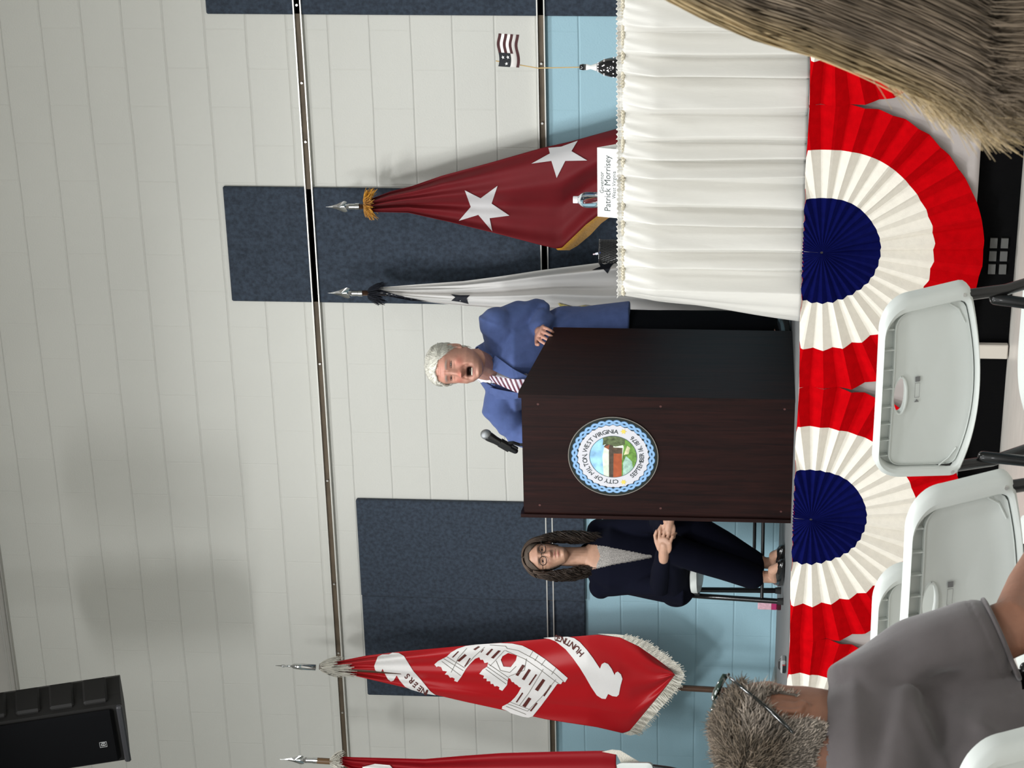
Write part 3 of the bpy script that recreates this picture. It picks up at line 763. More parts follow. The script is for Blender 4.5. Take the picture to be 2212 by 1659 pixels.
class Cloth:
    """hanging cloth: outline traced in the photo gives its real edges at distance Y; folds push it in depth"""
    def __init__(s, Y, top, bot, fold, n=5, seed=0, pts=None):
        s.Y = Y; s.tx, s.ty = zip(*top); s.bx, s.by = zip(*bot); s.fold = fold; s.n = n; s.seed = seed
    def edges(s, x): return np.interp(x, s.tx, s.ty), np.interp(x, s.bx, s.by)
    def depth(s, x, t): return s.fold(x, t)
    def point(s, x, y, off=0.):
        a, b_ = s.edges(x); t = (y-a)/max(b_-a, 1e-3)
        p = at(x, y, s.Y+s.depth(x, t)-off); return tuple(p)
    def build(s, name, m, parent, x0, x1, nx=150, nt=90, thick=.0016):
        v = []
        for x in np.linspace(x0, x1, nx):
            a, b_ = s.edges(x)
            for t in np.linspace(0, 1, nt):
                v.append(s.point(x, a+(b_-a)*t))
        i = np.arange(nx-1)[:, None]*nt+np.arange(nt-1)[None]; f = np.stack([i, i+nt, i+nt+1, i+1], -1).reshape(-1, 4)
        o = mesh(name, np.array(v), f, m, parent, smooth=True)
        md = o.modifiers.new('s', 'SOLIDIFY'); md.thickness = thick; md.offset = 1
        return o
    def patch(s, name, loops, m, parent, off=.004, maxe=9, thick=0):
        v, f = tess(loops, maxe); P = [s.point(p[0], p[1], off) for p in v]
        o = mesh(name, P, f, m, parent, smooth=True)
        return o
def zl(pts, sc, ox, oy): return [(p[0]/sc+ox, p[1]/sc+oy) for p in pts]

# --- maroon two-star flag
M_maroon = mat('maroon_nylon', (.155, .007, .011), rough=.6, spec=.25, sheen=.05, var=.06, vs=9, bump=.0015, bs=9)
M_star = mat('white_star_cloth', (.62, .60, .60), rough=.6, sheen=.2)
M_gold = mat('gold_fringe', (.72, .33, .01), rough=.6, bump=.003, bs=160, sheen=.3, stretch=(1, 1, .25))
Y1 = 11.17
f1 = thing('maroon_star_flag', (at(1300, 440, Y1)[0], Y1, STAGE_Z), 'maroon flag with two white stars and gold fringe on a spear-tipped pole', 'flag', 'flags on poles along the back wall')
tp = zl([(356, 560), (500, 505), (640, 470), (840, 400), (1150, 315), (1500, 215), (1700, 170), (2005, 85), (2212, 40)], 3.072, 680, 250)
bt = zl([(356, 636), (620, 642), (900, 705), (1180, 775), (1505, 860), (1600, 882), (1640, 876), (1720, 800), (1800, 722), (1875, 665), (1960, 610), (2212, 470)], 3.072, 680, 250)
def fold1(x, t):
    k = np.clip((x-796)/500, 0, 1.2)
    return .030*math.sin(t*9+1.2+k*1.0)*(.4+k) + .016*math.sin(t*21+k*3)*(1-.5*min(k, 1)) + .05*(t-.4)**2*k*2
C1 = Cloth(Y1, tp, bt, fold1); C1.build('cloth', M_maroon, f1, tp[0][0], 1396)
for k, S_ in enumerate(([(995, 495), (1100, 548), (1213, 465), (1173, 583), (1292, 663), (1160, 680), (1178, 768), (1085, 658), (955, 698), (1035, 605)],
           [(1437, 318), (1560, 250), (1550, 213), (1635, 205), (1745, 165), (1703, 235), (1808, 297), (1662, 300), (1605, 413), (1570, 300)])):
    C1.patch('star', [zl(S_, 3.072, 680, 250)], M_star, f1, .005, 7)
C1.bx += (1500,); C1.by += (460,)
fr = zl([(1600, 882), (1640, 876), (1720, 800), (1800, 722), (1875, 665), (1960, 610), (2030, 640), (1945, 682), (1900, 715), (1830, 790), (1745, 862), (1690, 893), (1612, 892)], 3.072, 680, 250)
C1.patch('fringe', [fr], M_gold, f1, .007, 7)
tipp, fb = at(704, 447, Y1), at(776, 446, Y1)
MB().tube([at(774, 446, Y1), at(812, 446, Y1+.08), at(1300, 452, Y1+.12), (at(1300, 452, Y1+.12)[0], Y1+.12, STAGE_Z)], .0135, 14).build('pole', M_pole, f1)
fin_spear(f1, tipp, fb)
MB().lathe((at(1300, 452, Y1+.12)[0], Y1+.06, STAGE_Z), [(.001, 0), (.13, 0), (.13, .012), (.05, .03), (.022, .06), (.022, .12), (.001, .12)], 28).build('base', M_flagbase, f1)
tassel(f1, at(795, 441, Y1-.01), M_gold, 420, .045, .03, .050, 1, .5)

# --- white state flag
M_wflag = mat('white_nylon', (.70, .68, .655), rough=.5, sheen=.2, bump=.002, bs=10, stretch=(3, 1, .7))
M_navy = mat('navy_cloth', (.006, .008, .016), rough=.7)
Y2 = 11.18
f2 = thing('white_state_flag', (at(1300, 633, Y2)[0], Y2, STAGE_Z), 'white flag with navy stars and a gold wreath emblem hanging behind the speaker', 'flag', 'flags on poles along the back wall')
tp = [(812, 622), (900, 615), (1000, 608), (1084, 597), (1168, 584), (1292, 568), (1335, 562), (1500, 575), (1700, 600)]
bt = [(812, 633), (890, 648), (1000, 660), (1060, 665), (1200, 672), (1300, 688), (1400, 700), (1520, 712), (1690, 716), (1700, 716)]
def fold2(x, t):
    k = np.clip((x-812)/450, 0, 1.3)
    return .030*math.sin(t*14+k*2)*(.35+.6*k)+.018*math.sin(t*27+1)*(.3+k*.4)
C2 = Cloth(Y2, tp, bt, fold2); C2.build('cloth', M_wflag, f2, 812, 1692, 150, 90)
z4 = lambda P: zl(P, 3.072, 680, 250)
C2.patch('navy_star', [z4([(903, 1183), (960, 1190), (1030, 1190), (1005, 1215), (1020, 1250), (965, 1236), (905, 1228), (932, 1205)])], M_navy, f2, .006, 6)
C2.patch('navy_star', [z4([(1882, 972), (1920, 985), (1990, 972), (1962, 1003), (1943, 1048), (1915, 1018), (1838, 1024), (1895, 1000)])], M_navy, f2, .006, 6)
C2.patch('navy_trim', [z4([(385, 1140), (470, 1165), (600, 1205), (770, 1234), (640, 1228), (520, 1205), (400, 1175)])], M_navy, f2, .012, 6)
M_wreath = mat('wreath_gold', (.62, .52, .16), rough=.6, var=.3, vs=90); M_seal2 = mat('seal_navy', (.02, .03, .05), rough=.6)
C2.patch('gold_wreath', [[(1205, 655), (1225, 660), (1240, 664), (1262, 660), (1285, 664), (1296, 676), (1290, 684), (1262, 680), (1240, 672), (1215, 670)]], M_wreath, f2, .008, 6)
C2.patch('navy_disc', [[(1236, 674), (1250, 669), (1268, 671), (1280, 679), (1262, 682)]], M_seal2, f2, .012, 6)
tipp, fb = at(708, 633, Y2), at(783, 633, Y2)
MB().tube([at(781, 633, Y2), at(822, 633, Y2+.07), at(1300, 645, Y2+.11), (at(1300, 645, Y2+.11)[0], Y2+.11, STAGE_Z)], .0135, 14).build('pole', M_pole, f2)
fin_spear(f2, tipp, fb)
MB().lathe((at(1300, 645, Y2+.11)[0], Y2+.05, STAGE_Z), [(.001, 0), (.13, 0), (.13, .012), (.05, .03), (.022, .06), (.022, .12), (.001, .12)], 28).build('base', M_flagbase, f2)
tassel(f2, at(803, 634, Y2-.01), M_navy, 300, .065, .03, .034, 2, .9)

# --- red castle flag
M_red = mat('red_satin', (.40, .005, .009), rough=.42, spec=.35, sheen=.05, bump=.0012, bs=8)
M_wht = mat('white_applique', (.78, .76, .74), rough=.6, bump=.001, bs=60)
M_fr = mat('cream_fringe', (.74, .71, .62), rough=.8, bump=.004, bs=90, stretch=(1, 1, 3))
M_dred = mat('dark_red_thread', (.10, .020, .015), rough=.7)
M_line = mat('grey_thread', (.20, .18, .15), rough=.7)
Y3 = 10.98
f3 = thing('red_castle_flag', (at(1500, 1484, Y3)[0], Y3, STAGE_Z), 'red flag with a white castle and white scrolls on a pole beside the seated woman', 'flag', 'flags on poles along the back wall')
tp = [(694, 1434), (720, 1432), (745, 1426), (790, 1417), (860, 1408), (1000, 1395), (1180, 1380), (1290, 1371), (1340, 1377), (1380, 1396), (1420, 1424), (1450, 1447), (1458, 1457)]
bt = [(694, 1441), (720, 1446), (745, 1455), (860, 1482), (1000, 1515), (1180, 1554), (1290, 1571), (1345, 1584), (1360, 1579), (1385, 1549), (1430, 1495), (1458, 1458)]
def fold3(x, t):
    k = np.clip((x-700)/550, 0, 1.2)
    k *= 1-.75*min(1, max(0, (x-1270)/150))
    return -.045*math.cos((t-.35)*3.2)*k + .012*math.sin(t*17+k*5)*(1.0-.55*min(k, 1)) + .006*math.sin(t*9+k*8) - .035*max(0, t-.80)*5*k
C3 = Cloth(Y3, tp, bt, fold3); C3.build('cloth', M_red, f3, 694, 1457.5, 190, 110)
zA = lambda P: zl(P, 4.424, 780, 1380); zB = lambda P: zl(P, 6.506, 1160, 1370)
castle = zA([(700, 245), (735, 213), (815, 172), (860, 130), (920, 95), (1000, 68), (1100, 55), (1200, 48), (1330, 40), (1440, 45), (1540, 65), (1640, 115), (1760, 195), (1860, 275), (1975, 375), (1950, 415), (1925, 408), (1912, 432), (1875, 430), (1780, 560), (1720, 640), (1640, 740), (1600, 753), (1545, 745), (1480, 725), (1430, 710), (1400, 690), (1345, 668), (1350, 645), (1400, 620), (1430, 600), (1470, 560), (1500, 520), (1530, 465), (1510, 462), (1490, 440), (1470, 432), (1460, 415), (1440, 412), (1425, 380), (1405, 375), (1395, 440), (1350, 497), (1318, 482), (1322, 462), (1300, 450), (1275, 455), (1262, 430), (1238, 432), (1235, 405), (1200, 405), (1200, 380), (1168, 378), (1175, 352), (1130, 335), (1160, 295), (1205, 265), (1215, 225), (1180, 232), (1165, 200), (1140, 200), (1130, 175), (1090, 190), (1040, 240), (1000, 290), (960, 360), (920, 413), (890, 402), (895, 380), (870, 368), (850, 372), (832, 345), (800, 340), (822, 312), (780, 305), (765, 270), (735, 262), (722, 270)])
gate = zA([(1335, 200), (1352, 165), (1405, 135), (1490, 157), (1480, 205), (1430, 270), (1360, 265)])
wins = [[(915, 210), (990, 145), (1010, 160), (940, 220)], [(1070, 100), (1120, 70), (1137, 78), (1090, 110)], [(1190, 150), (1245, 95), (1262, 100), (1210, 160)], [(1240, 180), (1310, 110), (1335, 115), (1265, 190)],
 [(1475, 345), (1540, 245), (1567, 258), (1500, 357)], [(1535, 385), (1600, 288), (1622, 300), (1560, 397)], [(1660, 485), (1735, 383), (1760, 397), (1690, 502)], [(1540, 640), (1600, 558), (1627, 573), (1570, 657)],
 [(1600, 438), (1668, 338), (1682, 344), (1612, 445)], [(1740, 543), (1808, 440), (1822, 448), (1752, 552)], [(1478, 604), (1538, 513), (1550, 520), (1490, 609)], [(1613, 689), (1673, 610), (1687, 618), (1625, 695)],
 [(985, 262), (1036, 183), (1048, 188), (995, 270)], [(868, 175), (925, 118), (935, 124), (880, 180)], [(1140, 128), (1165, 100), (1173, 103), (1150, 132)]]
C3.patch('castle_emblem', [castle, gate], M_wht, f3, .004, 5)
em = [o for o in f3.children if o.name.startswith('castle_emblem')][0]
b = MB()
for w_ in wins:
    v, f = tess([zA(w_)], 6); b.add([C3.point(p[0], p[1], .006) for p in v], f)
b.build('windows', M_dred, em)
b = MB()
def cl(P, wd=.0013, off=.006):
    P = zA(P); Q = []
    for i in range(len(P)-1):
        for k in range(6): t_ = k/6; Q.append((P[i][0]*(1-t_)+P[i+1][0]*t_, P[i][1]*(1-t_)+P[i+1][1]*t_))
    Q.append(P[-1]); b.tube([C3.point(q[0], q[1], off) for q in Q], wd, 4)
for P in ([(1395, 92), (1500, 112), (1650, 192), (1850, 332), (1935, 408)], [(1378, 112), (1560, 192), (1720, 302), (1850, 402), (1890, 430)], [(1290, 210), (1330, 302), (1420, 322), (1482, 262)],
 [(790, 190), (975, 305)], [(770, 215), (950, 352)], [(820, 172), (990, 280)], [(1200, 265), (1400, 402)], [(1190, 290), (1385, 432)], [(1215, 240), (1410, 372)], [(1400, 622), (1590, 692)], [(1385, 645), (1575, 722)], [(1425, 605), (1620, 680)],
 [(1580, 190), (1560, 300), (1410, 360)], [(1740, 290), (1600, 520), (1510, 640)], [(1860, 390), (1720, 560), (1590, 690)], [(1010, 90), (930, 180), (860, 320)], [(1180, 80), (1080, 170), (1000, 260)], [(1230, 60), (1380, 70), (1395, 92)],
 [(1370, 110), (1270, 220), (1230, 260)], [(1640, 120), (1610, 170)], [(1760, 200), (1720, 255)], [(1860, 280), (1820, 340)], [(1690, 160), (1660, 210)]): cl(P)
b.build('stitching', M_line, em)
up = [(125, 260), (160, 170), (200, 150), (265, 148), (300, 132), (360, 135), (410, 165), (450, 230), (500, 310), (580, 400), (660, 500), (715, 540), (600, 522), (480, 487), (420, 458), (370, 400), (340, 350), (310, 400), (285, 408), (255, 385), (230, 340), (205, 285), (190, 320), (170, 330), (135, 300)]
lo = [(90, 52), (180, 45), (250, 40), (430, 35), (520, 55), (600, 110), (700, 220), (790, 340), (885, 485), (910, 420), (950, 398), (1000, 420), (1050, 490), (1090, 575), (1105, 540), (1135, 525), (1180, 565), (1200, 630), (1175, 720), (1150, 850), (1120, 878), (1060, 870), (1000, 840), (965, 910), (910, 905), (840, 860), (760, 740), (680, 600), (600, 470), (500, 330), (400, 210), (260, 100), (180, 68)]
C3.patch('scroll', [zA(up)], M_wht, f3, .004, 6); C3.patch('scroll', [zB(lo)], M_wht, f3, .004, 6)
scr = [o for o in f3.children if o.name.startswith('scroll')]
def letters(items, size, par):
    b = MB()
    for c, (x, y), ang, sq in items:
        v, f = text2d(c, size, .35); v = v[:, :2]-(v[:, :2].min(0)+v[:, :2].max(0))/2
        ca, sa = math.cos(ang), math.sin(ang); P = []
        for q in v:  # text x along (ca,sa) in picture px (y down), text up along (sa,-ca)
            px = x+q[0]*sq*ca+q[1]*sa; py = y+q[0]*sq*sa-q[1]*ca; P.append(C3.point(px, py, .0065))
        b.add(P, f)
    return b.build('lettering', M_dred, par)
aA = math.atan2(-42, -47)
letters([(c, zA([p])[0], math.atan2(-dy, -dx), 1.0) for c, p, dx, dy in (('S', (440, 358), 40, 42), ('R', (478, 398), 40, 42), ('E', (517, 440), 40, 36), ('E', (560, 475), 45, 34), ('N', (600, 502), 45, 24), ('I', (628, 516), 45, 20))], 17, scr[0])
letters([(c, zB([p])[0], math.atan2(-dy, -dx), sq) for c, p, dx, dy, sq in (('H', (608, 268), 40, 42, 1.), ('U', (556, 205), 45, 40, 1), ('N', (498, 158), 45, 34, .95), ('T', (440, 122), 45, 28, .85), ('I', (402, 100), 45, 22, .8), ('N', (366, 84), 45, 18, .8), ('G', (325, 68), 45, 12, .7), ('T', (290, 58), 45, 8, .5), ('O', (266, 52), 45, 6, .4))], 18, scr[1])
fr = [(1290, 1369), (1330, 1370), (1365, 1374), (1400, 1387), (1440, 1416), (1468, 1440), (1479, 1458), (1470, 1480), (1440, 1516), (1400, 1561), (1382, 1584), (1362, 1589), (1346, 1585), (1360, 1579), (1385, 1549), (1430, 1495), (1458, 1458), (1450, 1447), (1420, 1424), (1380, 1396), (1340, 1377)]
def fold3c(x, t): return fold3(min(x, 1450), min(max(t, 0), 1))
C3.fold = fold3c
C3.patch('fringe', [fr], M_fr, f3, .002, 6)
# separate threads along the fringe
hem = [(1340, 1377), (1380, 1396), (1420, 1424), (1450, 1447), (1458, 1457), (1450, 1469), (1430, 1495), (1385, 1549), (1360, 1579)]
out = [(1352, 1368), (1402, 1382), (1444, 1412), (1476, 1440), (1486, 1458), (1478, 1482), (1450, 1516), (1408, 1567), (1384, 1592)]
pth = []
for i in range(len(hem)-1):
    for k in range(26 if i not in (3, 4) else 10):
        t_ = (k+rng.uniform(0, 1))/(26 if i not in (3, 4) else 10); h0 = np.array(hem[i])*(1-t_)+np.array(hem[i+1])*t_; o0 = np.array(out[i])*(1-t_)+np.array(out[i+1])*t_
        o0 = h0+(o0-h0)*rng.uniform(.75, 1.05)+rng.normal(size=2)*1.2
        pth.append([C3.point(*(h0*(1-q)+o0*q), off=.005+.003*math.sin(q*5+k)) for q in np.linspace(0, 1, 5)])
v, f = strands(np.array(pth), np.full((len(pth), 5), .0019)); mesh('fringe_threads', v, f, M_fr, f3)
p0, p1 = at(690, 1440, Y3), at(1560, 1491, Y3+.03); dd = (p1-p0)/(p1[2]-p0[2])
foot = p0+dd*(STAGE_Z-p0[2])
MB().tube([p0, p0*.5+foot*.5, foot], .0165, 14).build('pole', M_pole, f3)
q0, q1, q2 = at(595, 1438, Y3), at(635, 1439, Y3), at(682, 1442, Y3)
MB().tube([q2, q1+(q2-q1)*.4, q1+(q2-q1)*.38, q1, q1+(q0-q1)*.15, q1+(q0-q1)*.5, q1+(q0-q1)*.52, q1+(q0-q1)*.62, q1+(q0-q1)*.64, q0], [.017, .017, .0185, .014, .006, .005, .008, .007, .004, .001], 14).build('spear_finial', M_chrome, f3, smooth=True)
MB().ell(q1+(q0-q1)*.62, (.008, .008, .008), 12).build('finial_bead', M_chrome, f3, smooth=True)
MB().lathe(foot, [(.001, 0), (.14, 0), (.14, .012), (.05, .03), (.022, .06), (.022, .12), (.001, .12)], 28).build('base', M_flagbase, f3)
tassel(f3, at(700, 1440, Y3-.012), M_fr, 420, .085, .03, .034, 3, .9)
tassel(f3, at(722, 1446, Y3-.012), M_fr, 200, .095, .02, .020, 5, 1., 'tassel')

# --- second red flag at the left end of the stage
Y4 = 10.6
f4 = thing('red_fringed_flag', (at(1400, 1665, Y4)[0], Y4, STAGE_Z), 'plain red flag with cream fringe and spear tip, leftmost flag on the stage', 'flag', 'flags on poles along the back wall')
tp = [(733, 1634), (760, 1636), (917, 1640), (1000, 1633), (1083, 1627), (1197, 1624), (1302, 1622), (1332, 1624)]
bt = [(733, 1650), (760, 1662), (917, 1700), (1083, 1735), (1197, 1750), (1302, 1770), (1332, 1775)]
def fold4(x, t): return .03*math.sin(t*11+.4+(x-733)/500)*min(1, .3+(x-733)/400)
C4 = Cloth(Y4, tp, bt, fold4); C4.build('cloth', mat('deep_red_satin', (.27, .004, .009), rough=.5, spec=.3), f4, 733, 1331)
C4.tx += (1420,); C4.ty += (1665,); C4.bx += (1420,); C4.by += (1780,)
C4.patch('fringe', [[(1300, 1624), (1322, 1619), (1340, 1621), (1372, 1640), (1400, 1656), (1420, 1672), (1400, 1672), (1376, 1700), (1360, 1760), (1348, 1760), (1352, 1700), (1345, 1655), (1332, 1630)]], M_fr, f4, .004, 6)
C4.patch('white_applique', [[(782, 1657), (810, 1650), (842, 1653), (850, 1662), (830, 1680), (800, 1676)]], M_wht, f4, .012, 5)
tipp, fb = at(605, 1640, Y4), at(686, 1643, Y4)
fin_spear(f4, tipp, fb, w=.028)
ft4 = V(at(1400, 1672, Y4+.1)[0], Y4+.10, STAGE_Z)
MB().tube([at(684, 1643, Y4), at(718, 1645, Y4), at(760, 1650, Y4+.08), ft4*.5+at(718, 1646, Y4)*.5, ft4], .0165, 14).build('pole', mat('pole_oak', (.15, .085, .04), rough=.4), f4)
MB().lathe(ft4, [(.001, 0), (.14, 0), (.14, .012), (.05, .03), (.022, .06), (.022, .12), (.001, .12)], 28).build('base', M_flagbase, f4)
tassel(f4, at(722, 1646, Y4-.012), M_fr, 360, .06, .03, .040, 4, .7)

# ------------------------------------------------------------------ loudspeaker high on the wall
M_spk = mat('speaker_shell_black', (.009, .0085, .008), rough=.6, spec=.25, bump=.0004, bs=400)
M_grl = mat('speaker_grille_black', (.0015, .0016, .002), rough=.9, spec=.1, bump=.0006, bs=900)
SY = 9.6
c_b = at(262, 1520, SY)                      # lower right front corner
yawS, tilt = math.radians(-8), math.radians(15)
RS = rotz(yawS) @ rotx(tilt)
# local: x right, y back, z up ; front face at y=0
spk = thing('loudspeaker', (c_b[0]-.1, SY+.2, c_b[2]), 'black loudspeaker tilted down, hung high at the left of the hall', 'loudspeaker')
W_, H_, D_ = .365, .69, .32
def SL(p): return c_b+RS@(np.array(p)-V(W_/2, 0, 0))
def sbox(b, c, d, bev=.0): return b.box(SL(c), d, RS, bev)
b = MB()
prof = [(-W_/2, 0), (W_/2, 0), (W_/2, .08), (W_/2-.02, .22), (W_/2-.10, D_), (-W_/2+.10, D_), (-W_/2+.02, .22), (-W_/2, .08)]
b.prism([SL((x, y, 0.0)) for x, y in prof], RS@V(0, 0, H_))
for z in (.10, .26, .42, .58):
    sbox(b, (W_/2+.004, .11, z+.02), (.03, .17, .115), .01); sbox(b, (-W_/2-.004, .11, z+.02), (.03, .17, .115), .01)
b.build('cabinet', M_spk, spk)
b = MB(); sbox(b, (0, -.012, H_/2+.01), (W_-.03, .03, H_-.07), .02); b.build('grille', M_grl, spk)
b = MB(); sbox(b, (0, -.010, .012), (W_, .03, .030), .008); b.build('lower_trim', mat('speaker_trim', (.022, .022, .024), rough=.4), spk)
lg = np.linalg.solve(RS, at(227, 1595, SY)-c_b)+V(W_/2, 0, 0); LX, LZ = -.035, .115
b = MB()
for x, z, dx, dz in ((-.016, 0, .0016, .034), (.016, 0, .0016, .034), (0, -.0165, .034, .0016), (0, .0165, .034, .0016), (-.006, .0, .003, .020), (-.002, .009, .010, .003), (-.002, 0, .009, .003), (-.002, -.009, .010, .003)):
    sbox(b, (LX+x, -.029, LZ+z), (dx, .002, dz))
b.prism([SL((LX+.004, -.030, LZ+.010)), SL((LX+.007, -.030, LZ+.010)), SL((LX+.0100, -.030, LZ-.008)), SL((LX+.014, -.030, LZ+.010)), SL((LX+.0155, -.030, LZ+.010)), SL((LX+.011, -.030, LZ-.011)), SL((LX+.008, -.030, LZ-.011))], RS@V(0, .001, 0))
b.build('badge', mat('badge_silver', (.55, .55, .55), rough=.3, metal=.5), spk)
bk = SL((0, D_-.02, H_/2))
MB().tube([bk, (bk[0], bk[1]+.02, CEIL_Z-.01)], .022, 10).box((bk[0], bk[1]+.02, CEIL_Z-.006), (.2, .2, .012)).build('ceiling_bracket', M_black_metal, spk)

# small black and silver device on the stage edge
dv = atz(1703, 1440, STAGE_Z); dv = V(dv[0]*1.0, 9.72, STAGE_Z); dv[0] = at(1706, 1441, 9.72)[0]
dev = thing('small_electronic_device', dv, 'small silver and black device lying on the stage edge near the red castle flag', 'electronic device')
hh = at(1686, 1440, 9.72)[2]-STAGE_Z
MB().box((dv[0], 9.74, STAGE_Z+hh/2), (.075, .06, hh), bevel=.008).build('housing', mat('device_silver', (.36, .37, .37), rough=.35, metal=.3), dev)
MB().box((dv[0]-.004, 9.709, STAGE_Z+hh*.42), (.045, .004, hh*.5)).build('dark_window', M_black_metal, dev)
MB().box((dv[0]+.018, 9.709, STAGE_Z+hh*.45), (.004, .005, hh*.55)).build('red_line', mat('device_red', (.35, .05, .05), rough=.4), dev)
MB().tube([(dv[0]-.03, 9.74, STAGE_Z+hh*.95), (dv[0]-.02, 9.74, STAGE_Z+hh*1.25), (dv[0]+.02, 9.74, STAGE_Z+hh*1.25), (dv[0]+.03, 9.74, STAGE_Z+hh*.95)], .004, 8).build('handle', M_black_metal, dev)

# ------------------------------------------------------------------ folding chairs
M_plas = mat('pale_grey_plastic', (.63, .66, .63), rough=.42, bump=.0002, bs=900, spec=.45)
M_tube = mat('chair_tube_black', (.005, .005, .0055), rough=.3, spec=.5, coat=.3)
M_tip = mat('rubber_tip', (.02, .02, .02), rough=.8)
def rounded(hw_t, hw_b, z0, z1, rt, rb, crown=.006, belly=.018, N=160, cz=None):
    P = []
    def arc(cx, cz_, r, a0, a1, n=10):
        for k in range(n+1): a = a0+(a1-a0)*k/n; P.append((cx+r*math.cos(a), cz_+r*math.sin(a)))
    arc(hw_b-rb, z0+rb, rb, -PI/2, 0); arc(hw_t-rt, z1-rt, rt, 0, PI/2)
    for k in range(1, 12): x = (hw_t-rt)*(1-k/6); P.append((x, z1+crown*(1-(x/(hw_t-rt))**2)))
    arc(-hw_t+rt, z1-rt, rt, PI/2, PI); arc(-hw_b+rb, z0+rb, rb, PI, 1.5*PI)
    for k in range(1, 16): x = -(hw_b-rb)*(1-k/8); P.append((x, z0-belly*(1-(x/(hw_b-rb))**2)))
    P = np.array(P); c = V(0, cz if cz else (z0+z1)/2); A = np.unwrap(np.arctan2(P[:, 1]-c[1], P[:, 0]-c[0]))
    o = np.argsort(A); A = A[o]; P = P[o]; A = np.concatenate([A-2*PI, A, A+2*PI]); P = np.concatenate([P, P, P])
    T = np.linspace(-PI, PI, N, endpoint=False)
    return np.stack([np.interp(T, A, P[:, 0]), np.interp(T, A, P[:, 1])], 1)
def chair_back_mesh():
    z0, z1 = .622, .853; cz = .74
    R = lambda s, t, b_, rt=.085: rounded(.238-s, .252-s, z0+b_, z1-t, max(rt-.5*s, .02), .022, cz=cz, belly=.018)
    O, I = R(0, 0, 0), R(.034, .007, .010, .085); I2 = R(.036, .009, .012, .085)
    J0 = R(.037, .036, .014, .06); J1 = R(.0385, .0385, .015, .06); K = R(.052, .056, .028, .05); K2 = R(.062, .066, .036, .045)
    rings = [(O, -.020), (O, .004), (R(.004, .002, .002), .012), (R(.018, .004, .005), .017), (R(.030, .006, .009), .013), (I, .008), (I2, -.013), (J0, -.013), (J0, .000), (J1, .000), (J1, -.004), (K, -.006), (K2, -.010)]
    for s in (.75, .5, .25): rings.append(((K2-[0, cz])*s+[0, cz], -.010-.004*(1-s)))
    v = []; N = len(O)
    for P, n in rings:
        for p in P: v.append((p[0], -n, p[1]))
    f = [(i*N+k, i*N+(k+1) % N, (i+1)*N+(k+1) % N, (i+1)*N+k) for i in range(len(rings)-1) for k in range(N)]
    L = len(v); v.append((0, .014, cz)); f += [((len(rings)-1)*N+k, (len(rings)-1)*N+(k+1) % N, L) for k in range(N)]
    # front face of the backrest
    L2 = len(v); Of = R(.012, .010, .010)
    v += [(p[0], .026, p[1]) for p in Of]; f += [((k+1) % N, k, L2+k, L2+(k+1) % N) for k in range(N)]
    v.append((0, .020, cz)); L3 = len(v)-1; f += [(L2+(k+1) % N, L2+k, L3) for k in range(N)]
    o = mesh('t', v, f, None)
    bm = bmesh.new(); bm.from_mesh(o.data); bmesh.ops.recalc_face_normals(bm, faces=bm.faces); bm.to_mesh(o.data); bm.free()
    hole = MB(); P = [(.046*math.cos(a), -.08, .800+.0155*math.sin(a)*(1+.15*math.sin(a))) for a in np.linspace(0, 2*PI, 40, endpoint=False)]
    hole.prism(P, (0, .16, 0)); h = hole.build('h', None)
    bm = bmesh.new(); bm.from_mesh(h.data); bmesh.ops.recalc_face_normals(bm, faces=bm.faces); bm.to_mesh(h.data); bm.free()
    md = o.modifiers.new('b', 'BOOLEAN'); md.operation = 'DIFFERENCE'; md.object = h; md.solver = 'EXACT'
    dg = bpy.context.evaluated_depsgraph_get(); dg.update(); me = bpy.data.meshes.new_from_object(o.evaluated_get(dg))
    bpy.data.objects.remove(o); bpy.data.objects.remove(h)
    b = MB(); b.add(np.array([tuple(p.co) for p in me.vertices]), [tuple(p.vertices) for p in me.polygons])
    # ribs in the top channel, rim round the hand hole, corner webs
    for x in (-.165, -.118, -.071, -.024, .024, .071, .118, .165):
        zt = z1-.007; b.prism([(x-.0012, .013, zt-.028), (x+.0012, .013, zt-.028), (x+.0012, .013, zt), (x-.0012, .013, zt)], (0, -.012, 0))
    P = [(.048*math.cos(a), .006, .800+.0175*math.sin(a)*(1+.15*math.sin(a))) for a in np.linspace(0, 2*PI, 41)]
    b.tube(P, .0030, 6, cap=False)
    for sx in (-1, 1): b.tube([(sx*.213, -.004, .680), (sx*.196, .004, .655), (sx*.165, .004, .640)], .0022, 6)
    # tilt backwards
    vv = np.concatenate(b.v); a = math.radians(15); y, z = vv[:, 1]+.86*vv[:, 0]**2, vv[:, 2]-.62
    vv[:, 1] = y*math.cos(a)-z*math.sin(a)-.175; vv[:, 2] = .62+y*math.sin(a)+z*math.cos(a)
    me2 = bpy.data.meshes.new('backrest'); me2.from_pydata([tuple(p) for p in vv], [], b.f); me2.update(); me2.materials.append(M_plas)
    me2.polygons.foreach_set('use_smooth', np.ones(len(me2.polygons), bool)); me2.set_sharp_from_angle(angle=math.radians(38))
    return me2
def backpt(x, z, n):
    a = math.radians(15); y = -n+.86*x*x; zz = z-.62
    return (x, y*math.cos(a)-zz*math.sin(a)-.175, .62+y*math.sin(a)+zz*math.cos(a))
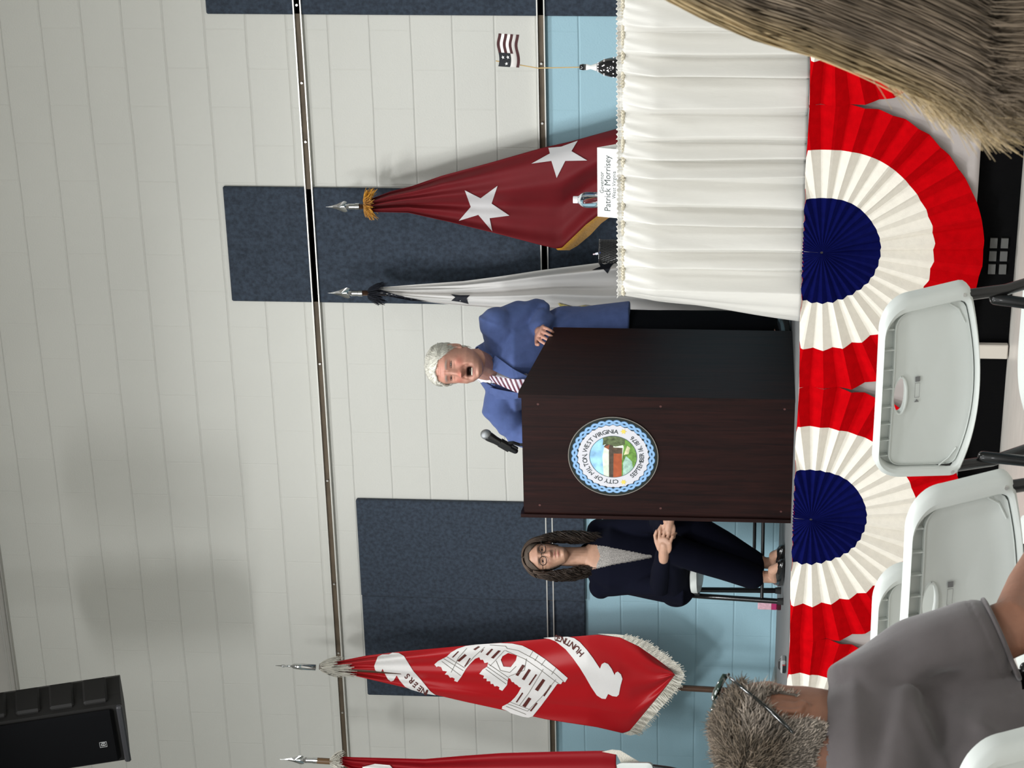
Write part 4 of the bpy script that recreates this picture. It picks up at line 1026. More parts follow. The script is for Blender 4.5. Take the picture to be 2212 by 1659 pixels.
def make_folding_chair():
    t = thing('folding_chair', (0, 0, 0), 'folding chair', 'chair', 'pale grey folding chairs')
    me = chair_back_mesh(); o = bpy.data.objects.new('backrest', me); COL.objects.link(o); o.parent = t
    # seat
    b = MB(); N = 48
    P = []
    for k in range(N):
        a = 2*PI*k/N; ca, sa = math.cos(a), math.sin(a); P.append((.205*math.copysign(abs(ca)**.55, ca)*(1+.04*sa), .045+.195*math.copysign(abs(sa)**.62, sa)))
    v = []
    for s, z in ((.90, .405), (1., .410), (1., .432), (.985, .441), (.93, .444), (.85, .437), (.5, .432)):
        v += [(p[0]*s, .045+(p[1]-.045)*s, z+.02*(p[1]/.24)) for p in P]
    f = [(i*N+k, i*N+(k+1) % N, (i+1)*N+(k+1) % N, (i+1)*N+k) for i in range(6) for k in range(N)]
    L = len(v); v += [(0, .045, .432), (0, .045, .405)]; f += [(6*N+k, 6*N+(k+1) % N, L) for k in range(N)]+[((k+1) % N, k, L+1) for k in range(N)]
    b.add(v, f); so = b.build('seat', M_plas, t, auto=50)
    for sx in (-1, 1):
        x = sx*.226
        MB().tube([backpt(x, .70, -.002), backpt(x, .66, -.001), backpt(x, .62, .0), (x, -.105, .55), (x, .0, .40), (x, .10, .21), (x, .205, .012)], .0135, 14).build('front_leg', M_tube, t, auto=60)
        MB().tube([(sx*.208, -.118, .575), (sx*.206, -.135, .50), (sx*.206, -.180, .25), (sx*.206, -.215, .012)], .0135, 14, cap='round').build('rear_leg', M_tube, t, auto=60)
        MB().lathe((x, .205, 0), [(.001, 0), (.018, 0), (.016, .03), (.001, .03)], 14).build('foot_tip', M_tip, t)
        MB().lathe((sx*.206, -.215, 0), [(.001, 0), (.018, 0), (.016, .03), (.001, .03)], 14).build('foot_tip', M_tip, t)
        p = backpt(sx*.233, .645, .018)
        MB().lathe(p, [(.0005, -.002), (.0042, -.002), (.0042, .004), (.0005, .004)], 12, axis=1).build('screw', M_clip, t)
        MB().box((sx*.207, .06, .425), (.012, .16, .03), bevel=.004).build('seat_hinge', M_tube, t)
    MB().tube([(-.226, .155, .105), (.226, .155, .105)], .009, 10).build('crossbar', M_tube, t)
    MB().tube([(-.206, -.199, .14), (.206, -.199, .14)], .009, 10).build('crossbar', M_tube, t)
    b = MB(); zc = .757
    q = lambda x, z: backpt(x, z, -.0095)
    b.add([q(.031, zc-.006), q(.044, zc-.006), q(.044, zc+.006), q(.031, zc+.006)], [(0, 1, 2, 3)])
    b.add([q(-.014, zc), q(-.022, zc-.006), q(-.022, zc+.006)], [(0, 1, 2)])
    for x0, x1, z0_, z1_ in ((-.010, .028, .0054, .0062), (-.010, .028, -.0062, -.0054), (-.010, -.009, -.006, .006), (.027, .028, -.006, .006)):
        b.add([q(x0, zc+z0_), q(x1, zc+z0_), q(x1, zc+z1_), q(x0, zc+z1_)], [(0, 1, 2, 3)])
    b.build('sticker_print', mat('sticker_grey', (.16, .16, .16), rough=.6), t)
    return t
chair0 = make_folding_chair()
def put_chair(o, x, y, z, rz, label, group='pale grey folding chairs on the hall floor'):
    o.location = (x, y, z); o.rotation_euler = (0, 0, rz); o['label'] = label; o['group'] = group
CRZ = 0.
HOLE = V(*backpt(0, .80, 0)); CS = V(1.055, 1.0, 1.005)
def chair_at(img, depth, rz):
    """floor position so that the hand hole of the back stands on the line through that pixel"""
    p = atd(img[0], img[1], depth); off = rotz(rz)@HOLE*CS
    return p[0]-off[0], p[1]-off[1]
chair0.scale = tuple(CS)
spots = [((1937, 858), 6.06, 'folding chair whose whole pale back and hand hole are seen in front of the stage'),
         ((1906, 1434), 6.12, 'folding chair showing only a curved corner between the red bunting and the next chair back'),
         ((1993, 1308), 5.15, 'folding chair whose back is partly covered by the grey shirt sleeve'),
         ((2103, 1912), 4.04, 'folding chair in the near corner, covering the lower back of the grey-haired man')]
for i, (im, dp, lb) in enumerate(spots):
    o = chair0 if i == 0 else dup(chair0); x_, y_ = chair_at(im, dp, CRZ); put_chair(o, x_, y_, 0, CRZ, lb)
CH4 = (x_, y_)

# ------------------------------------------------------------------ people: head, hands, bodies
def head_local(mouth=0., jaw=1., face_w=1., nose=1., N=220, M_=150, sag=0.):
    """closed head surface, face towards -Y, origin between the ears, about 0.235 m high"""
    zt = [-.128, -.122, -.108, -.085, -.055, -.02, .01, .04, .07, .092, .107, .1145]
    wt = [.004, .024, .042, .054*jaw, .064*jaw, .071, .0745, .0765, .0735, .060, .038, .004]
    ft = [-.062, -.082, -.092, -.094, -.092, -.089, -.088, -.093, -.084, -.063, -.035, .0]
    bt_ = [-.045, -.020, .010, .045, .066, .083, .094, .101, .097, .080, .052, .012]
    tt = np.linspace(0, 1, M_); z = np.interp(.5-.5*np.cos(PI*tt), [0, 1], [-.1279, .1144])
    V0 = []
    for zz in z:
        w_, f_, b_ = (np.interp(zz, zt, a) for a in (wt, ft, bt_)); w_ *= face_w
        # round the tables a little
        for k in range(N):
            a = 2*PI*k/N; a = a+.22*math.sin(2*a)*0; s, c = math.sin(a), math.cos(a)
            e = 2.25; x = w_*math.copysign(abs(s)**(2/e), s); cy = .008 if zz > -.06 else .008
            cy = (f_+b_)/2*.55+.004
            y = cy+((b_-cy) if c > 0 else (cy-f_))*math.copysign(abs(c)**(2/e), c)
            V0.append((x, y, zz))
    v = np.array(V0); f = [(i*N+k, (i+1)*N+k, (i+1)*N+(k+1) % N, i*N+(k+1) % N) for i in range(M_-1) for k in range(N)]
    f.append(tuple(range(N))); f.append(tuple((M_-1)*N+k for k in range(N))[::-1])
    x, y, zz = v[:, 0].copy(), v[:, 1].copy(), v[:, 2].copy(); F = (y < 0)*np.clip(-y/.04, 0, 1)
    G = lambda cx, cz, sx, sz: np.exp(-((x-cx)/sx)**2-((zz-cz)/sz)**2)
    G2 = lambda cx, cz, sx, sz: G(cx, cz, sx, sz)+G(-cx, cz, sx, sz)
    d = np.zeros(len(v))
    br = np.clip((.028-zz)/.066, 0, 1)*(zz > -.042)                      # nose ridge grows downwards
    br = np.where(zz < -.036, np.clip((zz+.048)/.012, 0, 1)*1.0, br)
    d += nose*(.006+.019*br)*np.exp(-(np.abs(x)/(.0095+.006*br))**2.2)*(zz < .032)*(zz > -.050)*np.clip((.034-zz)/.012, 0, 1)
    d += nose*.012*G2(.0125, -.034, .0068, .0085)                            # wings
    d += nose*.006*G(0, -.031, .010, .010)
    d += -.011*G2(.031, .010, .0165, .0125) + .0045*G2(.030, .034, .022, .0075)+.003*G(0, .034, .016, .010)
    d += .0035*G2(.032, .0085, .0125, .0075)                                # lids
    d += .0045*G2(.043, -.024, .016, .016)                                  # cheeks
    d += -.0035*(G2(.026, -.048, .0045, .010)+G2(.033, -.062, .0045, .012))*(1+sag)  # smile folds
    d += .0022*(G2(.038, -.060, .008, .014))*sag
    d += -.004*G2(.031, -.008, .012, .004)*sag                              # bags under the eyes
    d += .0050*G(0, -.058, .020, .006)+.0055*G(0, -.076-.6*mouth, .019, .0055)        # lips
    d += -.0035*G(0, -.089-.6*mouth, .020, .005)+.0055*G(0, -.106, .018, .011)
    d += -.0022*G(0, -.051, .0035, .006)
    if mouth > 0: d += -.030*np.exp(-((np.abs(x)/.0225)**2.4)-((np.abs(zz+.069+.12*np.abs(x))/(mouth*.95))**2.6))
    else: d += -.0040*np.exp(-(x/.024)**4-((zz+.067-.0006*np.abs(x)/.02)/.0022)**2)
    for k in (.052, .060, .068): d += -.0008*G(0, k, .034, .0018)*(1+2*sag)
    for k in (-.0065, .0065): d += -.0022*G(k, .030, .0022, .009)*(sag)
    v[:, 1] -= d*F
    return v, f
def ear_parts():
    P = []
    for sx in (-1, 1):
        pts = []
        for a in np.linspace(-2.3, 2.3, 15): pts.append((sx*(.0775+.006*math.cos(a*.5)), .018+.0145*math.cos(a+.1), .0+.028*math.sin(a)))
        P.append(tube([(q[0]*.965, q[1], q[2]) for q in pts], [.0045]+[.0048]*13+[.0052], 8, 'round'))
        P.append(ell((sx*.075, .019, .001), (.0085, .0165, .025), 12))
        P.append(ell((sx*.077, .014, -.003), (.0055, .013, .026), 12))
        P.append(ell((sx*.079, .006, -.027), (.005, .008, .010), 10))
    return P
def hand_parts(wrist, d, up, side, curl=(.3, .35, .4, .45), thumb=.5, spread=.10, scale=1., thumb_out=1.0):
    """wrist point, d fingers' direction, up = back of the hand, side=+1 thumb on d x up side"""
    wrist, d, up = (np.array(q, float) for q in (wrist, d, up)); d /= np.linalg.norm(d); up -= d*np.dot(up, d); up /= np.linalg.norm(up)
    sd = np.cross(d, up)*side; s = scale; P = []
    R = np.stack([sd, d, up], 1)
    P.append(ell(wrist+d*.045*s, (.041*s, .050*s, .0145*s), 20, R)); P.append(ell(wrist+d*.062*s, (.040*s, .030*s, .013*s), 18, R))
    P.append(tube([wrist-d*.03*s, wrist+d*.015*s, wrist+d*.05*s], [.0255*s, .026*s, .024*s], 14, 'round', flat=None))
    L = [(.043, .026, .020), (.047, .030, .021), (.044, .028, .020), (.034, .021, .018)]
    for k in range(4):
        off = (.029-.0193*k)*s; b0 = wrist+d*(.078-.004*abs(k-1.2))*s+sd*off
        ang = 0; dd = d+sd*spread*(1.4-k)*.6; dd /= np.linalg.norm(dd); p = b0-dd*.02*s; pts = [p, b0]; rad = [.0092*s, .0090*s]
        p = b0
        for j, l in enumerate(L[k]):
            ang += curl[k]*(1.0 if j == 0 else 1.15); q = dd*math.cos(ang)-up*math.sin(ang)
            pts += [p+q*l*s*.5, p+q*l*s]; rad += [(.0082-.0006*j)*s, (.0083-.0007*j)*s]; p = p+q*l*s
        P.append(tube(pts, rad, 12, 'round'))
    tb = wrist+d*.022*s+sd*.024*s; t1 = tb+(d*.028+sd*.022*thumb_out-up*.008)*s; t2 = t1+(d*.028+sd*(.012*thumb_out)-up*.012*thumb)*s; t3 = t2+(d*.022-sd*.004-up*.014*thumb)*s
    P.append(tube([tb, t1, t2, t3], [.0145*s, .0115*s, .0098*s, .0082*s], 12, 'round'))
    return P
def head_paint(v, Hm, base, lips=(.30, .09, .08), brow=None, mouth=0., stub=None, flush=(.36, .13, .10), fl=1.0, bald=None):
    """own colours of the skin: lips, flush, brows, by position in the head's frame"""
    L = (np.linalg.inv(Hm) @ np.concatenate([v, np.ones((len(v), 1))], 1).T).T[:, :3]; x, y, z = L.T
    c = np.tile(np.array(base), (len(v), 1)); F = (y < -.045)*(z > -.14)*(z < .12)*(np.abs(x) < .08)
    def mix(wt, col):
        nonlocal c; wt = np.clip(wt, 0, 1)[:, None]; c = c*(1-wt)+np.array(col)*wt
    G = lambda cx, cz, sx, sz: np.exp(-((x-cx)/sx)**2-((z-cz)/sz)**2)
    G2 = lambda cx, cz, sx, sz: G(cx, cz, sx, sz)+G(-cx, cz, sx, sz)
    mix(F*fl*(.55*G2(.042, -.025, .018, .018)+.6*G(0, -.030, .016, .014)+.25*G(0, .05, .05, .03)), flush)
    up_, lo_ = -.0575, -.0765-.6*mouth
    mix(F*1.0*(G(0, up_, .020, .0040)+G(0, lo_, .0175, .0048)), lips)
    if mouth > 0: mix(F*(np.exp(-((np.abs(x)/.0205)**4)-((np.abs(z+.069)/(mouth*.9))**4)))*1.6, (.020, .005, .004))
    if brow is not None:
        for sx in (-1, 1): mix(F*np.exp(-((sx*x-.031)/.019)**4-((z-.0315+.10*np.abs(sx*x-.028))/.0036)**2), brow)
    for sx in (-1, 1): mix(F*.85*np.exp(-((sx*x-.031)/.0155)**4-((z-.0095+9*(sx*x-.031)**2)/.0016)**2), (.05, .02, .015))   # lash line
    if stub is not None: mix((y < .03)*(z < -.045)*(z > -.14)*.35, stub)
    return c
def Hmat(c, R, s=1.):
    m = np.eye(4); m[:3, :3] = np.array(R)*s; m[:3, 3] = c; return m
def tf(vf, H): v, f = vf; v = np.asarray(v); return (v@H[:3, :3].T+H[:3, 3], f)
M_skin = lambda n, c, **k: mat(n, c, rough=.48, attr='tint', var=.06, vs=40, bump=.0005, bs=220, sss=.12, spec=.4, **k)
def body_mesh(name, parts, voxel, root, m, paint, head_H=None, keep_head=True, sm=3):
    v, f = fuse(parts, voxel)
    wgt = np.ones(len(v))
    if head_H is not None:
        L = (np.linalg.inv(head_H) @ np.concatenate([v, np.ones((len(v), 1))], 1).T).T
        r = np.sqrt((L[:, 0]/.1)**2+((L[:, 1]+.01)/.12)**2+((L[:, 2]+.0)/.135)**2); wgt = np.clip((r-.95)/.3, .10, 1)
    v = smooth_v(v, f, sm, wgt)
    o = mesh(name, v, np.asarray(f), m, root, smooth=True, attr=paint(v)); return o
def cloth_mesh(name, parts, voxel, root, m, sm=4, wr=.0, wsc=30, seed=0, cut=None, dirn=None, attr=None, extra=None):
    v, f = fuse(parts, voxel); f = np.asarray(f); v = smooth_v(v, f, sm)
    if wr:
        n = normals(v, f); q = v*np.array(dirn if dirn is not None else (1, 1, 1)); w_ = vnoise(q, wsc, seed); w_ = np.sign(w_)*np.abs(w_)**.8
        v = v+n*(w_*wr)[:, None]
    if extra is not None: v = extra(v, normals(v, f))
    if cut is not None: v, f = cutf(v, f, cut(v))
    return mesh(name, v, f, m, root, smooth=True)
def eyes(root, H, head, open_=.003, skin=(.3, .15, .11)):
    """almond eye openings with iris and lash line, laid on the face surface"""
    hv_ = np.asarray(head[0]); fr = hv_[hv_[:, 1] < -.03]
    def sy_(x, z):
        d = (fr[:, 0]-x)**2+(fr[:, 2]-z)**2; i = np.argpartition(d, 5)[:5]; w_ = 1/(d[i]+1e-7); return float((fr[i, 1]*w_).sum()/w_.sum())
    for sx in (-1, 1):
        cx, cz = sx*.0310, .0088; L = .0132
        top = lambda q: open_*(1-abs(q)**2.2)+.0008*(1-abs(q)); bot = lambda q: -open_*.75*(1-abs(q)**2.5)
        P = []; Q = np.linspace(-1, 1, 15)
        for q in Q:
            for s_ in (0, .5, 1):
                z = cz+bot(q)+(top(q)-bot(q))*s_; x = cx+L*q; P.append((H@V(x, sy_(x, z)-.0014-.0012*math.sin(PI*s_), z, 1))[:3])
        F = [(3*i+j, 3*i+j+1, 3*i+4+j, 3*i+3+j) for i in range(14) for j in range(2)]
        e_ = mesh('eye', P, F, mat('eye_white', (.42, .36, .34), rough=.2), root, smooth=True)
        P = []
        for k in range(20):
            a = 2*PI*k/20; x = cx+.0052*math.cos(a); z = cz+min(max(.0052*math.sin(a), bot(.0)*.98), top(.0)*.98)+.0002; P.append((H@V(x, sy_(x, z)-.0030, z, 1))[:3])
        mesh('iris', P, [tuple(range(20))[::-1]], mat('iris_dark', (.018, .012, .009), rough=.1), e_)
        for nm, fn, r_, dz in (('upper_lid', top, .0013, .0), ('lower_lid', bot, .0007, .0)):
            T = [(H@V(cx+L*1.05*q, sy_(cx+L*1.05*q, cz+fn(q*.98)+dz)-.0022, cz+fn(max(-1, min(1, q)))+dz, 1))[:3] for q in Q]
            MB().tube(T, [r_*(.4+.6*(1-abs(q)**3)) for q in Q], 6).build(nm, mat('lash_dark_'+nm, (.045, .018, .012) if r_ > .001 else (.22, .09, .07), rough=.6), root, smooth=True)
        if open_ < .0028:   # heavy folded lid over a squinting eye
            T = [(H@V(cx+L*1.15*q, sy_(cx+L*1.1*q, cz+.0085)-.0004, cz+.0060+.003*(1-q*q), 1))[:3] for q in Q]
            MB().tube(T, [.0028*(.3+.7*(1-abs(q)**2)) for q in Q], 8, 'round').build('eyelid_fold', mat('lid_skin', skin, rough=.5), root, smooth=True)
def scalp_shell(H, keep, thick, head, name, m, root, noise=.004, sc=60, seed=0, floor=None):
    """hair as a shell lifted off the scalp where keep(local) is true"""
    v, f = head; f = np.array([q for q in f if len(q) == 4]); v = np.asarray(v)
    n = normals(v, f); k = keep(v); th = thick(v)*(1+noise/.004*.0)
    tp = v+n*(th+noise*vnoise(v, sc, seed))[:, None]
    k4 = k[f].all(axis=1); ff = f[k4]; idx = -np.ones(len(v), int); u = np.unique(ff); idx[u] = np.arange(len(u)); ff = idx[ff]
    T, B_ = tp[u], v[u]-n[u]*.004; L = len(u)
    e = {}
    for q in ff:
        for i in range(4):
            a, b_ = q[i], q[(i+1) % 4]; e[(a, b_)] = 1
    side = [(b_, a, a+L, b_+L) for (a, b_) in e if (b_, a) not in e]
    F = [tuple(q) for q in ff]+[tuple(q[::-1]+L) for q in ff]+side
    P = np.concatenate([T, B_]); return P@H[:3, :3].T+H[:3, 3], np.array(F)
print('helpers ready')

# ================================================================== man speaking at the podium
def person(loc, label): return thing('person', loc, label, 'person')
SK_M = (.52, .27, .20)
m_skin = mat('skin', (.5, .3, .2), rough=.46, attr='tint', var=.07, vs=45, bump=.0006, bs=180, sss=.1, spec=.45)
hy = 10.30
hcM = at(981, 788, hy); aM = .12
RM = rotz(aM) @ rotx(.06)
HM = Hmat(hcM, RM, 1.10)
man = person((hcM[0], 10.62, STAGE_Z), 'white-haired man in a blue blazer and striped tie speaking at the podium')
neck_b = at(1046, 797, 10.49)
shL, shR = at(1070, 698, 10.50), at(1080, 886, 10.46)
elL, wrL = at(1172, 678, 10.64), at(1166, 716, 10.48)
elR = at(1128, 938, 10.42); wrR = V(PX0+.13, 10.34, PZB+.05)
hipc = V(-5.41, 10.66, 1.86)
hd = head_local(mouth=.014, jaw=1.14, face_w=1.04, nose=1.25, sag=1.7)
parts = [tf(hd, HM)]+[tf(e, HM) for e in ear_parts()]
hc2 = lambda x, y, z: (HM@V(x, y, z, 1))[:3]
parts += [tube([hc2(0, .030, -.03), hc2(0, .038, -.09), neck_b*.6+hc2(0, .03, -.12)*.4, neck_b+V(0, .02, -.05)], [.060, .062, .064, .070], 20, 'round')]
parts += [loft([(hipc+V(0, 0, -.1), .15, .10, 2.3, 0), (hipc+V(0, 0, .05), .155, .11, 2.3, 0), ((hipc+neck_b)/2+V(0, .02, -.02), .17, .125, 2.3, 0), (neck_b+V(0, .02, -.14), .18, .11, 2.3, 0), (neck_b+V(0, .02, -.05), .11, .085, 2.2, 0), (neck_b+V(0, .02, 0), .06, .06, 2, 0)])]
for sh, el, wr in ((shL, elL, wrL), (shR, elR, wrR)):
    parts.append(tube([neck_b+V(0, .02, -.09), sh, sh*.5+el*.5, el, el*.4+wr*.6, wr], [.07, .058, .048, .040, .034, .026], 16, 'round'))
hxL = at(1176, 727, 10.385)
parts += hand_parts(wrL, hxL-wrL+V(.02, 0, .02), (.55, -.1, .85), 1, curl=(.55, .62, .70, .75), thumb=.5, spread=.16, scale=.98)
parts += hand_parts(wrR, V(.15, -.9, -.25), (0, 0, 1), 1, curl=(.3, .35, .4, .45), scale=.98)
for sx in (-1, 1):
    parts.append(tube([hipc+V(sx*.08, 0, -.05), (hipc[0]+sx*.095, 10.66, 1.40), (hipc[0]+sx*.10, 10.68, STAGE_Z+.10)], [.075, .055, .04], 14, 'round'))
    parts.append(tube([(hipc[0]+sx*.10, 10.68, STAGE_Z+.06), (hipc[0]+sx*.115, 10.56, STAGE_Z+.045)], [.035, .028], 12, 'round'))
body_mesh('body', parts, .0028, man, m_skin, lambda v: head_paint(v, HM, SK_M, mouth=.014, brow=(.42, .36, .32), flush=(.52, .15, .11), fl=1.1, lips=(.40, .15, .13)), HM, sm=2)
eyes(man, HM, hd, .0019, (.44, .20, .15))
b = MB(); pts = [hc2(x, -.0820+6.0*x*x, -.0795) for x in np.linspace(-.0145, .0145, 9)]
b.tube(pts, [.0042]*9, 8, 'round'); b.build('lower_teeth', mat('teeth', (.62, .56, .46), rough=.25), man, smooth=True)
# hair
def keepM(v):
    x, y, z = v.T
    line = np.where(np.abs(x) < .045, .074-.25*np.abs(x), .062-1.3*(np.abs(x)-.045))
    front = (y < -.02)*(z > line)
    side = (y >= -.02)*(z > -.02-(y+.02)*.55+np.where((np.abs(x) > .05)*(y < .035), .028, 0))
    return (front | side) & (z > -.10)
def thM(v):
    x, y, z = v.T; return .003+.006*np.clip((z-.03)/.06, 0, 1)+.004*np.clip(y/.08, 0, 1)+.003*(x < 0)
hv, hf = scalp_shell(HM, keepM, thM, hd, 'hair', None, man, noise=.0018, sc=260, seed=3)
M_hairM = mat('silver_hair', (.70, .68, .60), rough=.55, var=.25, vs=30, bump=.003, bs=60, stretch=(5, 1, 2), spec=.6)
hair = mesh('hair', hv, hf, M_hairM, man, smooth=True)
# combed strands
vv = np.asarray(hd[0]); nn = normals(vv, np.array([q for q in hd[1] if len(q) == 4])); kk = np.where(keepM(vv))[0]
sel = rng.choice(kk, 2600); P0 = vv[sel]+nn[sel]*(thM(vv[sel])*.85)[:, None]; t_ = np.linspace(0, 1, 6)
dirc = np.stack([-.6-.3*P0[:, 0]/.07, .9+0*P0[:, 0], .15-6*np.abs(P0[:, 0])], 1); dirc[P0[:, 2] < .05] = np.array([0, .55, -.9])
dirc -= nn[sel]*(dirc*nn[sel]).sum(1, keepdims=True); dirc /= np.linalg.norm(dirc, axis=1, keepdims=True)
path = P0[:, None]+dirc[:, None]*(t_*.026)[None, :, None]+nn[sel][:, None]*(.0028*np.sin(t_*PI*.8))[None, :, None]
path = path@HM[:3, :3].T+HM[:3, 3]; v, f = strands(path, np.tile(np.linspace(.0011, .0004, 6), (2600, 1))); mesh('hair_strands', v, f, M_hairM, hair)

# shirt, tie, blazer, trousers
M_blz = mat('blazer_blue', (.078, .115, .275), rough=.9, var=.10, vs=30, bump=.0004, bs=500, spec=.2, sheen=.12)
M_shirt = mat('shirt_white', (.82, .80, .83), rough=.7, bump=.002, bs=18)
tor = [(hipc+V(.0, 0, -.06), .17, .145, 2.5, 0), (hipc+V(.0, 0, .10), .18, .150, 2.5, 0), ((hipc+neck_b)/2+V(0, .0, .0), .205, .160, 2.5, 0), (neck_b+V(0, .02, -.15), .235, .145, 2.5, -.05), (neck_b+V(0, .03, -.075), .19, .115, 2.3, -.05), (neck_b+V(0, .03, -.02), .150, .092, 2.2, 0), (neck_b+V(0, .035, .010), .108, .082, 2.1, 0), (neck_b+V(0, .05, .040), .070, .060, 2.1, 0)]
def arm(sh, el, wr, r0=.082, r1=.062, r2=.050, inner=None, cuff=.0):
    wv = wr+(el-wr)/np.linalg.norm(el-wr)*cuff
    return tube([inner if inner is not None else sh+V(0, 0, -.02), sh, sh*.5+el*.5+V(0, .01, 0), el, el*.5+wv*.5, wv], [r0, r0*.98, r0*.88, r1*1.05, r1*.95, r2], 20, 'round')
jk = [loft(tor), arm(shL, elL, wrL, .090, .070, .052, neck_b+V(.07, .02, -.10), .035), arm(shR, elR, wrR, .090, .066, .050, neck_b+V(-.07, .02, -.10), .045)]
jk.append(ell(shL+V(-.01, 0, -.005), (.088, .085, .080), 18)); jk.append(ell(shR+V(.01, 0, -.005), (.088, .085, .080), 18))
# skirt of the jacket flaring at his left side
jk.append(loft([(V(-5.40, 10.66, 1.655), .200, .150, 2.6, .1), (V(-5.405, 10.66, 1.78), .185, .150, 2.6, .1), (V(-5.41, 10.64, 1.95), .175, .150, 2.5, .05), (V(-5.41, 10.60, 2.08), .18, .15, 2.5, 0)]))
dV = (neck_b-hipc)
def jcut(v):   # open front: a V from the collar to the button
    x0 = neck_b[0]+.020; top = neck_b[2]+.07; zb = neck_b[2]-.30
    h = np.clip((v[:, 2]-zb)/(top-zb), 0, 1); half = .012+.058*h
    return ~((np.abs(v[:, 0]-x0+ .03*(1-h)) < half) & (v[:, 1] < neck_b[1]-.0) & (v[:, 2] > zb))
def crease(v, n):
    d = np.zeros(len(v))
    for c, r, fr, am in ((elL, .13, 95, .0065), (elR, .12, 95, .005), (shL, .10, 60, .003), (shR, .10, 60, .003)):
        q = v-c; g = np.exp(-(np.linalg.norm(q, axis=1)/r)**2); d += am*g*np.sin(q@V(.4, .3, .85)*fr+2.2*np.sin(q@V(.9, -.2, -.2)*24))
    d += .0045*vnoise(v*np.array([1, 1, .5]), 26, 5)+.0016*vnoise(v, 70, 15); return v+n*d[:, None]
cloth_mesh('blazer', jk, .0065, man, M_blz, sm=5, cut=jcut, extra=crease)
sh_t = [(c-V(0, 0, 0), rx-.022, ry-.018, e, yw) for c, rx, ry, e, yw in tor[1:]]
cloth_mesh('shirt', [loft(sh_t), tube([neck_b+V(0, .018, -.10), neck_b+V(0, .012, -.02)], [.105, .078], 28, 'round')], .006, man, M_shirt, sm=3, wr=.002, wsc=40)
# collars: bands that run round the neck and open at the front
def neck_band(name, m, rx, ry, zf, zb_, hgt, flare, root, a_open=24):
    v = []; n = 44; k = 5
    for i in range(n+1):
        a = math.radians(a_open)+(2*PI-2*math.radians(a_open))*i/n      # 0 = straight ahead (-Y)
        q = .5-.5*math.cos(a)
        for j in range(k+1):
            s_ = j/k; e = 1+flare*(1-s_)
            v.append(V(neck_b[0]+.008+rx*e*math.sin(a), neck_b[1]+.015-ry*e*math.cos(a), neck_b[2]+zf+(zb_-zf)*q+hgt*(s_-.5)))
    f = [(i*(k+1)+j, (i+1)*(k+1)+j, (i+1)*(k+1)+j+1, i*(k+1)+j+1) for i in range(n) for j in range(k)]
    o = mesh(name, v, f, m, root, smooth=True); md = o.modifiers.new('s', 'SOLIDIFY'); md.thickness = .004; return o
neck_band('collar', M_shirt, .078, .080, -.022, .050, .044, .16, man, 10)
neck_band('jacket_collar', M_blz, .094, .092, -.040, .036, .044, .30, man, 34)
# tie: knot and blade, striped
M_tieA = mat('tie_pale', (.66, .60, .68), rough=.5, sheen=.3); M_tieB = mat('tie_maroon', (.12, .012, .035), rough=.5, sheen=.3)
kx = neck_b[0]+.008; ky = neck_b[1]-.078; kz = neck_b[2]-.012
MB().prism([(kx-.020, ky, kz+.012), (kx+.020, ky, kz+.012), (kx+.013, ky-.014, kz-.022), (kx-.013, ky-.014, kz-.022)], (0, .014, 0)).build('tie_knot', M_tieB, man)
L_ = .26
def tp_(u, s):  # u across -1..1, s down
    w_ = .013+.026*min(s/.16, 1); return V(kx+u*w_-.012*s/.2, ky-.016-.075*min(s/.14, 1)**.7-.006*(1-u*u), kz-.020-s)
v = []; f = []; NS, NU = 40, 8
for i in range(NS+1):
    for j in range(NU+1): v.append(tp_(j/NU*2-1, L_*i/NS))
f = [(i*(NU+1)+j, i*(NU+1)+j+1, (i+1)*(NU+1)+j+1, (i+1)*(NU+1)+j) for i in range(NS) for j in range(NU)]
tie = mesh('tie', v, f, M_tieA, man, smooth=True)
b = MB()
for k in range(16):
    s0 = k*.024-.03; a = []
    for j in range(9):
        u = j/8*2-1; a.append((u, s0-u*.014))
    P = [tp_(u, max(0, min(L_, s)))-V(0, .0018, 0) for u, s in a]+[tp_(u, max(0, min(L_, s+.0095)))-V(0, .0018, 0) for u, s in a[::-1]]
    P = [p for p in P]; b.add(P, [(j, j+1, 16-j, 17-j) for j in range(8)])
b.build('stripes', M_tieB, tie)
# lapels
def ribbon(pts, w, m, name, root, y=(0, 0, 0), th=.004):
    """flat strip along pts; w = list of sideways vectors"""
    n = len(pts); v = []; 
    for p, q in zip(pts, w): v += [np.array(p), np.array(p)+np.array(q)]
    v2 = [p+V(0, -th, 0) for p in v]; L = len(v); f = []
    for i in range(n-1): f += [(2*i, 2*i+1, 2*i+3, 2*i+2), (L+2*i+2, L+2*i+3, L+2*i+1, L+2*i), (2*i+1, L+2*i+1, L+2*i+3, 2*i+3), (2*i+2, L+2*i+2, L+2*i, 2*i)]
    f += [(0, L, L+1, 1), (2*n-1, L+2*n-1, L+2*n-2, 2*n-2)]
    return mesh(name, v+v2, f, m, root)
for sx in (-1, 1):
    P, Wd = [], []
    for s in np.linspace(0, 1, 14):
        z = neck_b[2]-.035-.265*s; half = .012+.052*np.clip((z-(neck_b[2]-.30))/.35, 0, 1)
        x = neck_b[0]+.012-.03*(1-np.clip((z-(neck_b[2]-.30))/.35, 0, 1))+sx*half
        yb = neck_b[1]-.094-.066*min(1, s/.5)**.8
        wl = (.045 if s < .10 else .070 if s < .14 else .072-.058*(s-.14)/.86)
        P.append(V(x, yb, z)); Wd.append(V(sx*wl, .034*wl/.07, .006 if s < .10 else .012))
    ribbon(P, Wd, M_blz, 'lapel', man)
M_trs = mat('trousers_black', (.004, .0045, .006), rough=.95, spec=.1)
tr = []
